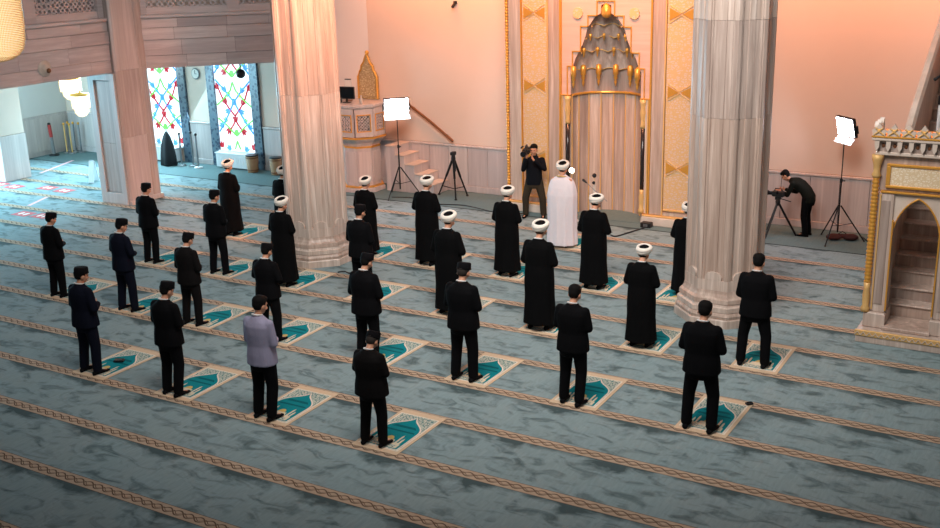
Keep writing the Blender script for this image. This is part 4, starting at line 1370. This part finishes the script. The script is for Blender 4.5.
def person(x, y, label, J, top='suit', hat='cap', tm='black', bm='black', H=1.75, rz=0.0, z=.016, group=None, hair=None, hem=.80, shirt='shirtwhite', seed=0, voxel=.0145, wide=1.0, cat='person'):
    rnd = random.Random(seed)
    b = MB()
    HF = headframe(J)
    # ---- body: one continuous figure
    s0 = 0
    b.ell((0, -.005, 1.645), (.076, .097, .102))
    b.ell((0, .028, 1.582), (.057, .066, .062))
    b.capsule((0, .060, 1.535), .026, (0, .050, 1.55), .034, 8)
    b.capsule((0, .092, 1.632), .010, (0, .106, 1.598), .015, 8)
    b.capsule((-.03, .083, 1.655), .013, (.03, .083, 1.655), .013, 8)
    b.capsule((-.018, .088, 1.565), .009, (.018, .088, 1.565), .009, 8)
    for s in (-1, 1):
        b.ell((s * .078, -.008, 1.612), (.012, .022, .034), seg=8, rows=6)
        b.ell((s * .042, .066, 1.595), (.025, .024, .028), seg=8, rows=6)
    b.capsule((0, -.012, 1.47), .05, (0, -.004, 1.57), .05)
    b.xf(HF, s0)
    sp = J['spine']
    b.limb([sp[1], sp[3], sp[5], J['neck']], [.085, .085, .06, .05])
    for i in (0, 1):
        b.limb([sp[5], J['sh'][i], J['el'][i], J['wr'][i]], [.05, .045, .036, .028])
        hand(b, J['wr'][i], J['hd'][i], J['hup'][i], 1 if i else -1)
        b.limb([sp[1], J['hip'][i], J['knee'][i], J['ank'][i]], [.07, .06, .045, .034])
        fa = J['foot'][i]
        fd = V(math.sin(-fa), math.cos(fa), 0)
        b.limb([J['ank'][i] + V(0, 0, -.03), J['ank'][i] + fd * .14 + V(0, 0, -.045)], [.034, .024], 8)
    root = cloth(b, 'person', SKIN, None, .0095, 1)
    tag(root, label, cat, group)
    # ---- eyes and hair
    for s in (-1, 1):
        m_ = MB().ell((s * .031, .086, 1.634), (.010, .008, .008), seg=8, rows=6)
        m_.xf(HF)
        m_.build('eye', EYE, root, True)
    hm = MB().ell((0, -.018, 1.655), (.082, .097, .105)).ell((0, -.05, 1.625), (.070, .052, .05))
    if hat == 'none':
        hm.ell((0, .015, 1.715), (.074, .080, .048)).ell((0, -.025, 1.69), (.088, .092, .082))
    hm.xf(HF)
    cloth(hm, 'hair', hair or HAIR, root, .012, 1)
    # ---- headgear
    if hat == 'cap':
        prof = [(1.665, .091), (1.672, .0945), (1.745, .091), (1.762, .085), (1.768, .07), (1.769, .004)]
        m_ = MB().loft([[V(r_ * math.cos(2 * PI * k / 24), -.008 + r_ * 1.12 * math.sin(2 * PI * k / 24), zz_) for k in range(24)] for zz_, r_ in prof])
        m_.xf(HF @ Matrix.Translation(V(0, 0, 1.7)) @ Matrix.Rotation(R(6), 4, 'X') @ Matrix.Translation(V(0, 0, -1.7)))
        m_.build('cap', F['cap'], root, True)
        mt = MB().tube([(r_, q, 1.675) for r_, q in [(.095 * math.cos(2 * PI * k / 24), -.008 + .107 * math.sin(2 * PI * k / 24)) for k in range(24)]], .006, 6, closed=True)
        mt.xf(HF @ Matrix.Translation(V(0, 0, 1.7)) @ Matrix.Rotation(R(6), 4, 'X') @ Matrix.Translation(V(0, 0, -1.7)))
        mt.build('cap_band', F['cap'], root, True)
    elif hat == 'turban':
        m_ = MB()
        TF = HF @ Matrix.Translation(V(0, -.01, 1.69)) @ Matrix.Rotation(R(38), 4, 'X') @ Matrix.Translation(V(0, .01, -1.69))
        for k in range(4):
            zz_ = (1.672, 1.698, 1.726, 1.750)[k]
            rr = (.090, .101, .103, .096)[k]
            m_.tube([(rr * math.cos(a_), -.010 + rr * 1.1 * math.sin(a_), zz_ + .012 * math.sin(a_ + k * 1.3)) for a_ in [2 * PI * j / 20 for j in range(20)]], (.024, .030, .030, .023)[k], 8, closed=True)
        m_.xf(TF)
        tb = cloth(m_, 'turban', F['turban'], root, .011, 1)
        m_ = MB().ell((0, -.010, 1.730), (.082, .090, .052))
        m_.xf(TF)
        m_.build('turban_cap', F['cap'], tb, True)
    # ---- clothes
    up_x = V(1, 0, 0)

    def trings(dims, fold=0.0, nf=9, ph=0.0):
        out = []
        for c, a, (rx, ry, fo) in zip(sp, J['sang'], dims):
            yv = V(0, math.cos(a), -math.sin(a))
            out.append(ring(c, up_x, yv, rx * wide, ry * wide, 30, 2.3, fo, nf, ph))
        return out
    if top in ('suit', 'shirt', 'sweater'):
        m_ = MB()
        if top == 'suit':
            dims = [(.212, .160, .012), (.204, .152, .006), (.186, .138, 0), (.206, .146, 0), (.206, .130, 0), (.170, .104, 0), (.095, .08, 0), (.066, .066, 0)]
            sl = [.070, .067, .061, .052]
        elif top == 'shirt':
            dims = [(.196, .152, .02), (.188, .146, .02), (.176, .134, .01), (.192, .138, 0), (.196, .124, 0), (.160, .098, 0), (.085, .076, 0), (.062, .062, 0)]
            sl = [.060, .060, .055, .046]
        else:
            dims = [(.185, .145, .01), (.18, .14, .01), (.175, .132, 0), (.195, .14, 0), (.198, .125, 0), (.16, .1, 0), (.085, .076, 0), (.06, .06, 0)]
            sl = [.060, .060, .054, .044]
        m_.loft(trings(dims, ph=seed))
        for i in (0, 1):
            s_, e_, w_ = J['sh'][i], J['el'][i], J['wr'][i]
            w2 = e_ + (w_ - e_) * .93
            m_.limb([s_ + (sp[4] - s_) * .35, s_, (s_ + e_) / 2, e_, w2], [sl[0], sl[0], sl[1], sl[2], sl[3]])
        if top == 'suit':
            for s in (-1, 1):       # collar roll
                m_.capsule(J['neck'] + V(s * .052, -.03, -.015), .014, J['neck'] + V(s * .065, .05, -.05), .014, 8)
            m_.capsule(J['neck'] + V(-.045, -.05, -.012), .014, J['neck'] + V(.045, -.05, -.012), .014, 8)
        nm = {'suit': 'jacket', 'shirt': 'shirt', 'sweater': 'sweater'}[top]
        cloth(m_, nm, F[tm], root, voxel)
        m_ = MB().tube([J['neck'] + V(.060 * math.cos(a_), -.002 + .062 * math.sin(a_), .016 - .018 * math.sin(a_)) for a_ in [2 * PI * j / 20 for j in range(20)]], .010, 6, closed=True)
        m_.build('shirt_collar', F[shirt], root, True)
        # trousers
        m_ = MB()
        yv = V(0, 1, 0)
        m_.loft([ring(sp[0] + V(0, 0, .14), up_x, yv, .165, .125), ring(sp[0] + V(0, 0, .0), up_x, yv, .178, .14), ring(sp[0] + V(0, 0, -.08), up_x, yv, .16, .12)])
        for i in (0, 1):
            hp, kn, an = J['hip'][i], J['knee'][i], J['ank'][i]
            m_.limb([hp, (hp + kn) / 2, kn, (kn + an) / 2, an + V(0, .005, .01)], [.102, .092, .078, .073, .069])
        cloth(m_, 'trousers', F[bm], root, voxel)
    else:
        m_ = MB()
        if top == 'robe':
            low = [(.06, .225, .205, .05), (.3, .240, .20, .035), (.55, .228, .182, .02)]
            dims = [(.218, .170, .01), (.212, .162, .0), (.204, .148, 0), (.208, .148, 0), (.206, .131, 0), (.170, .104, 0), (.095, .08, 0), (.066, .066, 0)]
            hz = .11
            rings_ = [ring(V(0, 0, hz), up_x, V(0, 1, 0), .252, .215, 30, 2.2, .05, 7, seed)] + [ring(V(0, 0, zz_), up_x, V(0, 1, 0), a_, c_, 30, 2.2, fo, 7, seed) for zz_, a_, c_, fo in low[1:]]
            m_.loft(rings_ + trings(dims))
            for i in (0, 1):
                s_, e_, w_ = J['sh'][i], J['el'][i], J['wr'][i]
                w2 = e_ + (w_ - e_) * .95
                m_.limb([s_ + (sp[4] - s_) * .35, s_, (s_ + e_) / 2, e_, w2], [.066, .068, .068, .068, .066])
            m_.capsule(J['neck'] + V(-.045, -.05, -.012), .013, J['neck'] + V(.045, -.05, -.012), .013, 8)
            cloth(m_, 'robe', F[tm], root, voxel)
            m_ = MB().tube([J['neck'] + V(.058 * math.cos(a_), -.002 + .06 * math.sin(a_), .010 - .016 * math.sin(a_)) for a_ in [2 * PI * j / 20 for j in range(20)]], .011, 6, closed=True)
            m_.build('shirt_collar', F[shirt], root, True)
        else:       # cloak falling over the folded arms
            prof = [(.05, .30, .25, .055), (.3, .29, .245, .05), (.6, .285, .24, .04), (.9, .29, .235, .03), (1.1, .295, .225, .02), (1.25, .275, .19, .012), (1.36, .245, .15, .006), (1.42, .20, .12, 0), (1.465, .12, .09, 0), (1.50, .068, .068, 0)]
            m_.loft([ring(V(0, .01, zz_), up_x, V(0, 1, 0), a_, c_, 40, 2.2, fo, 11, .4) for zz_, a_, c_, fo in prof])
            cloth(m_, 'cloak', F[tm], root, voxel)
            m_ = MB().tube([J['neck'] + V(.085 * math.cos(a_), -.008 + .075 * math.sin(a_), -.012 - .016 * math.sin(a_)) for a_ in [2 * PI * j / 24 for j in range(24)]], .014, 6, closed=True)
            m_.build('embroidered_collar', M['gold_soft'], root, True)
            for i in (0, 1):
                pass
        m_ = MB()
        for i in (0, 1):
            kn, an = J['knee'][i], J['ank'][i]
            m_.limb([J['hip'][i], kn, an + V(0, .005, .01)], [.085, .07, .062])
        cloth(m_, 'trousers', F['black'], root, .018)
    for i in (0, 1):
        an = J['ank'][i]
        fa = J['foot'][i]
        fd = V(-math.sin(fa), math.cos(fa), 0)
        sd = V(fd.y, -fd.x, 0)
        base = V(an.x, an.y, an.z - .075)
        rings_ = []
        for (t_, wd, ht) in [(-.075, .02, .03), (-.065, .034, .06), (-.02, .040, .085), (.03, .041, .085), (.09, .046, .06), (.14, .048, .045), (.18, .036, .034), (.20, .015, .022)]:
            c_ = base + fd * t_ + V(0, 0, ht / 2)
            rings_.append([c_ + sd * (wd * math.cos(2 * PI * k / 12)) + V(0, 0, (ht / 2) * math.sin(2 * PI * k / 12)) for k in range(12)])
        MB().loft(rings_).build('sock' if z < .1 and top != 'sweater' else 'shoe', F['sock'], root, True)
    # ---- size and place
    zt = max((HF @ V(0, y_, 1.77 if hat != 'none' else 1.755)).z for y_ in (-.09, -.01, .06))
    k = H / zt
    k = min(max(k, .90), 1.075)
    root.scale = (k * 1.07, k * 1.07, k)
    root.location = (x, y, z)
    root.rotation_euler = (0, 0, rz)
    return root


ROWS = {
    # x, height, top, hat, colour, elbow, stance, pitch, yaw, rz
    'z': [(-13.14, 1.74, 'suit', 'cap', 'navy', .31, .14, 12, -14, -4), (-11.34, 1.76, 'suit', 'cap', 'black', .29, .12, 22, -6, 0), (-9.55, 1.80, 'shirt', 'none', 'lilac', .27, .12, 14, -8, 0), (-7.71, 1.58, 'suit', 'cap', 'charcoal', .30, .14, 38, 4, 0)],
    'b': [(-16.80, 1.67, 'suit', 'cap', 'black', .31, .12, 18, -8, -3), (-14.92, 1.75, 'suit', 'cap', 'navy', .32, .15, 18, -14, -6), (-13.28, 1.68, 'suit', 'cap', 'charcoal', .30, .14, 26, 0, 0), (-11.50, 1.70, 'suit', 'cap', 'black', .31, .14, 22, 4, 0),
          (-9.50, 1.78, 'suit', 'cap', 'black', .31, .12, 26, -4, 0), (-7.75, 1.85, 'suit', 'cap', 'black', .29, .13, 22, 4, 0), (-5.95, 1.76, 'suit', 'none', 'black', .28, .12, 24, 0, 0), (-4.09, 1.80, 'suit', 'none', 'black', .30, .16, 22, 0, 0)],
    'd': [(-16.87, 1.72, 'suit', 'cap', 'black', .30, .12, 14, -4, 0), (-14.98, 1.75, 'suit', 'cap', 'black', .28, .14, 14, -10, 0), (-13.27, 1.75, 'robe', 'turban', 'robe', .30, .12, 18, -8, 0), (-11.42, 1.80, 'suit', 'cap', 'black', .29, .12, 16, -4, 0),
          (-9.52, 1.85, 'robe', 'turban', 'robe', .31, .12, 18, -4, 0), (-7.74, 1.88, 'robe', 'turban', 'robe', .30, .13, 20, 0, 0), (-5.92, 1.68, 'robe', 'turban', 'robe', .30, .12, 26, 0, 0), (-4.09, 1.78, 'suit', 'none', 'black', .29, .17, 18, 0, 0)],
    'f': [(-16.85, 1.74, 'robe', 'turban', 'robe', .30, .12, 14, -4, 0), (-15.25, 1.72, 'robe', 'turban', 'robe', .29, .12, 16, 0, 0), (-13.04, 1.68, 'robe', 'turban', 'robe', .30, .12, 14, -6, 0), (-11.5, 1.83, 'robe', 'turban', 'robe', .31, .12, 20, -4, 0),
          (-9.67, 1.78, 'robe', 'turban', 'robe', .30, .12, 22, 0, 0), (-7.82, 1.80, 'robe', 'turban', 'robe', .31, .12, 26, -6, 0), (-6.13, 1.74, 'robe', 'turban', 'robe', .30, .12, 20, 0, 0)],
}
RN = {'z': 'rearmost row', 'b': 'second row from rear', 'd': 'third row from rear', 'f': 'foremost row'}
ORD = ['first', 'second', 'third', 'fourth', 'fifth', 'sixth', 'seventh', 'eighth']
sd = 0
for row, L in ROWS.items():
    for i, (x, H, top, hat, tm, elb, stc, pit, yw, rz) in enumerate(L):
        sd += 1
        rnd = random.Random(sd * 13)
        where = '%s, %s from window side' % (RN[row], ORD[i])
        if top == 'suit':
            what = 'man in %s suit%s' % ({'navy': 'navy', 'black': 'black', 'charcoal': 'charcoal'}[tm], ' and black cap' if hat == 'cap' else ', bareheaded')
        elif top == 'shirt':
            what = 'bareheaded man in lilac shirt'
        else:
            what = 'man in black robe and white turban'
        J = upright(elbow=elb - .06, elz=1.13 + rnd.uniform(-.03, .03), wz=1.07 + rnd.uniform(-.04, .04), stance=stc, pitch=pit, yaw=yw, asym=rnd.uniform(-.04, .05))
        person(x, YF[row] + rnd.uniform(-.02, .02) + (.34 if sd == 27 else 0), '%s, %s' % (what, where), J, top, hat, tm, {'navy': 'navy', 'charcoal': 'charcoal'}.get(tm, 'black'), H, R(rz), group='worshippers standing in rows', seed=sd, hair=HAIRG if sd in (4, 10) else None, wide={1: 1.06, 4: 1.16, 6: 1.05, 8: 1.06, 9: 1.12, 10: 1.08, 12: 1.10, 20: 1.06, 16: 1.06}.get(sd, 1.05))
        rug(x + (-.16 if sd == 27 else .05) + rnd.uniform(-.02, .02), row, 'teal mosque patterned prayer rug under %s man, %s' % (ORD[i], where.replace(ORD[i], 'counted').replace(', counted from', ', counted from')), R(rnd.uniform(-1.2, 1.2)))

# the imam
person(-9.60, 20.02, 'imam in long white cloak and white turban before the niche', upright(pitch=14), 'cloak', 'turban', 'white', 'black', 1.84, 0, seed=50)
rug(-9.42, 'h', 'teal prayer rug under the imam in the white cloak')

# cameraman standing by the niche, shoulder camera at his eye
J = upright(stance=.20, pitch=4, yaw=0)
J['sh'] = [V(-.185, 0, 1.40), V(.185, 0, 1.40)]
J['el'] = [V(-.26, .13, 1.20), V(.20, .20, 1.19)]
J['wr'] = [V(-.06, .30, 1.44), V(.10, .34, 1.50)]
J['hd'] = [V(.5, .3, .8), V(.3, .5, .8)]
J['hup'] = [V(.3, -.3, .5), V(-.5, .2, .5)]
CR = R(196)
cmn = person(-11.28, 22.0, 'cameraman in black sweater and olive trousers filming beside the niche', J, 'sweater', 'none', 'sweater', 'olive', 1.76, CR, z=.002, shirt='sweater', seed=60)
cm = empty('shoulder_camera', cmn.location + Matrix.Rotation(CR, 3, 'Z') @ V(.155, .14, 1.53), CR, 'black shoulder video camera held up by the standing cameraman', 'camera')
MB().box(-.06, .06, -.22, .16, 0, .16, .015).build('camera_body', M['black_plastic'], cm)
m_ = MB().lathe([(0, .05), (.12, .055), (.125, .065), (.2, .068)], 16).xf(Matrix.Translation((0, .16, .08)) @ Matrix.Rotation(R(-90), 4, 'X'))
m_.build('lens_barrel', M['black_metal'], cm, True)
m_ = MB().lathe([(.19, .06), (.203, .06)], 16).xf(Matrix.Translation((0, .16, .08)) @ Matrix.Rotation(R(-90), 4, 'X'))
m_.build('lens_glass', M['lens'], cm)
MB().tube([(0, -.12, .16), (0, -.10, .22), (0, .08, .22), (0, .10, .16)], .014, 8).build('top_handle', M['black_plastic'], cm)
MB().box(-.12, -.06, .02, .12, .09, .14, .01).build('viewfinder', M['black_plastic'], cm)
MB().capsule((.085, -.05, .19), .018, (.085, .16, .19), .018, 8).build('shotgun_microphone', M['black_cloth'], cm, True)

# cameraman stooping over a tripod camera by the right wall (faces -x)
J = upright(stance=.10, pitch=30)
bend = [0, R(10), R(32), R(52), R(64), R(70), R(74), R(76)]
pts = [V(0, -.02, .80), V(0, -.02, .94)]
for k, L_ in enumerate([.14, .18, .12, .065, .05, .035]):
    a = bend[k + 2]
    pts.append(pts[-1] + V(0, math.sin(a), math.cos(a)) * L_)
J['spine'] = pts
J['sang'] = bend
J['neck'] = pts[-1]
J['pitch'] = 42
ax = V(0, math.sin(bend[4]), math.cos(bend[4]))
J['sh'] = [pts[4] + V(-.185, 0, 0), pts[4] + V(.185, 0, 0)]
J['el'] = [pts[4] + V(-.22, .10, -.27), pts[4] + V(.22, .06, -.27)]
J['wr'] = [pts[4] + V(-.10, .30, -.24), pts[4] + V(.10, .28, -.22)]
J['hd'] = [V(.3, 1, .1), V(-.3, 1, .1)]
J['hup'] = [V(.3, 0, 1), V(-.3, 0, 1)]
J['knee'] = [V(-.10, .03, .48), V(.10, .03, .48)]
SR = R(82)
st2 = person(-5.18, 23.02, 'stooping cameraman in dark jacket behind a tripod camera by the wall', J, 'sweater', 'none', 'greenish', 'black', 1.5, SR, z=.002, shirt='sweater', seed=61)
st2.scale = (.94, .94, .94)
vt = empty('tripod_camera', (-5.76, 22.80, 0), SR, 'black video camera on a spread tripod before the stooping cameraman', 'camera')
vt.scale = (.9, .9, .88)
tripod_legs(vt, .80, .46, .40, M['black_metal'], R(50), .026, False)
MB().lathe([(.76, .05), (.86, .06), (.9, .045)], 12).build('tripod_bowl', M['black_plastic'], vt, True)
MB().box(-.05, .05, -.06, .06, .90, .98, .012).build('fluid_head', M['black_plastic'], vt)
MB().tube([(.05, -.02, .93), (.12, -.28, .86)], .012, 6).build('pan_handle', M['black_metal'], vt)
MB().box(-.06, .06, -.14, .14, .98, 1.12, .015).build('camera_body', M['black_plastic'], vt)
m_ = MB().lathe([(0, .045), (.1, .05), (.11, .06), (.18, .06)], 14).xf(Matrix.Translation((0, .14, 1.05)) @ Matrix.Rotation(R(-90), 4, 'X'))
m_.build('lens_barrel', M['black_metal'], vt, True)
MB().tube([(0, -.10, 1.12), (0, -.08, 1.18), (0, .08, 1.18), (0, .10, 1.12)], .012, 8).build('top_handle', M['black_plastic'], vt)
MB().box(-.13, -.06, -.02, .01, 1.06, 1.14, .006).build('flip_screen', M['screen'], vt)

# small things put down on the rugs
for (x, y, rz, sz, lab) in [(-13.10, 10.88, .5, (.16, .09, .035), 'black pouch lying on the rug of the navy suited man'), (-14.78, 13.42, .3, (.13, .07, .02), 'black phone lying on a rug of second row'),
                            (-3.72, 13.80, .8, (.10, .06, .03), 'black phone case at the far rug corner beside the octagonal column')]:
    g_ = empty('phone_pouch', (x, y, .0165), rz, lab, 'pouch')
    a, b, c = sz
    MB().box(-a / 2, a / 2, -b / 2, b / 2, 0, c, min(.008, c * .3)).build('pouch_body', M['black_plastic'], g_)
    MB().box(-a / 2 + .01, a / 2 - .01, -b / 2 + .01, b / 2 - .01, c, c + .002).build('pouch_flap', M['screen'], g_)
finalize()
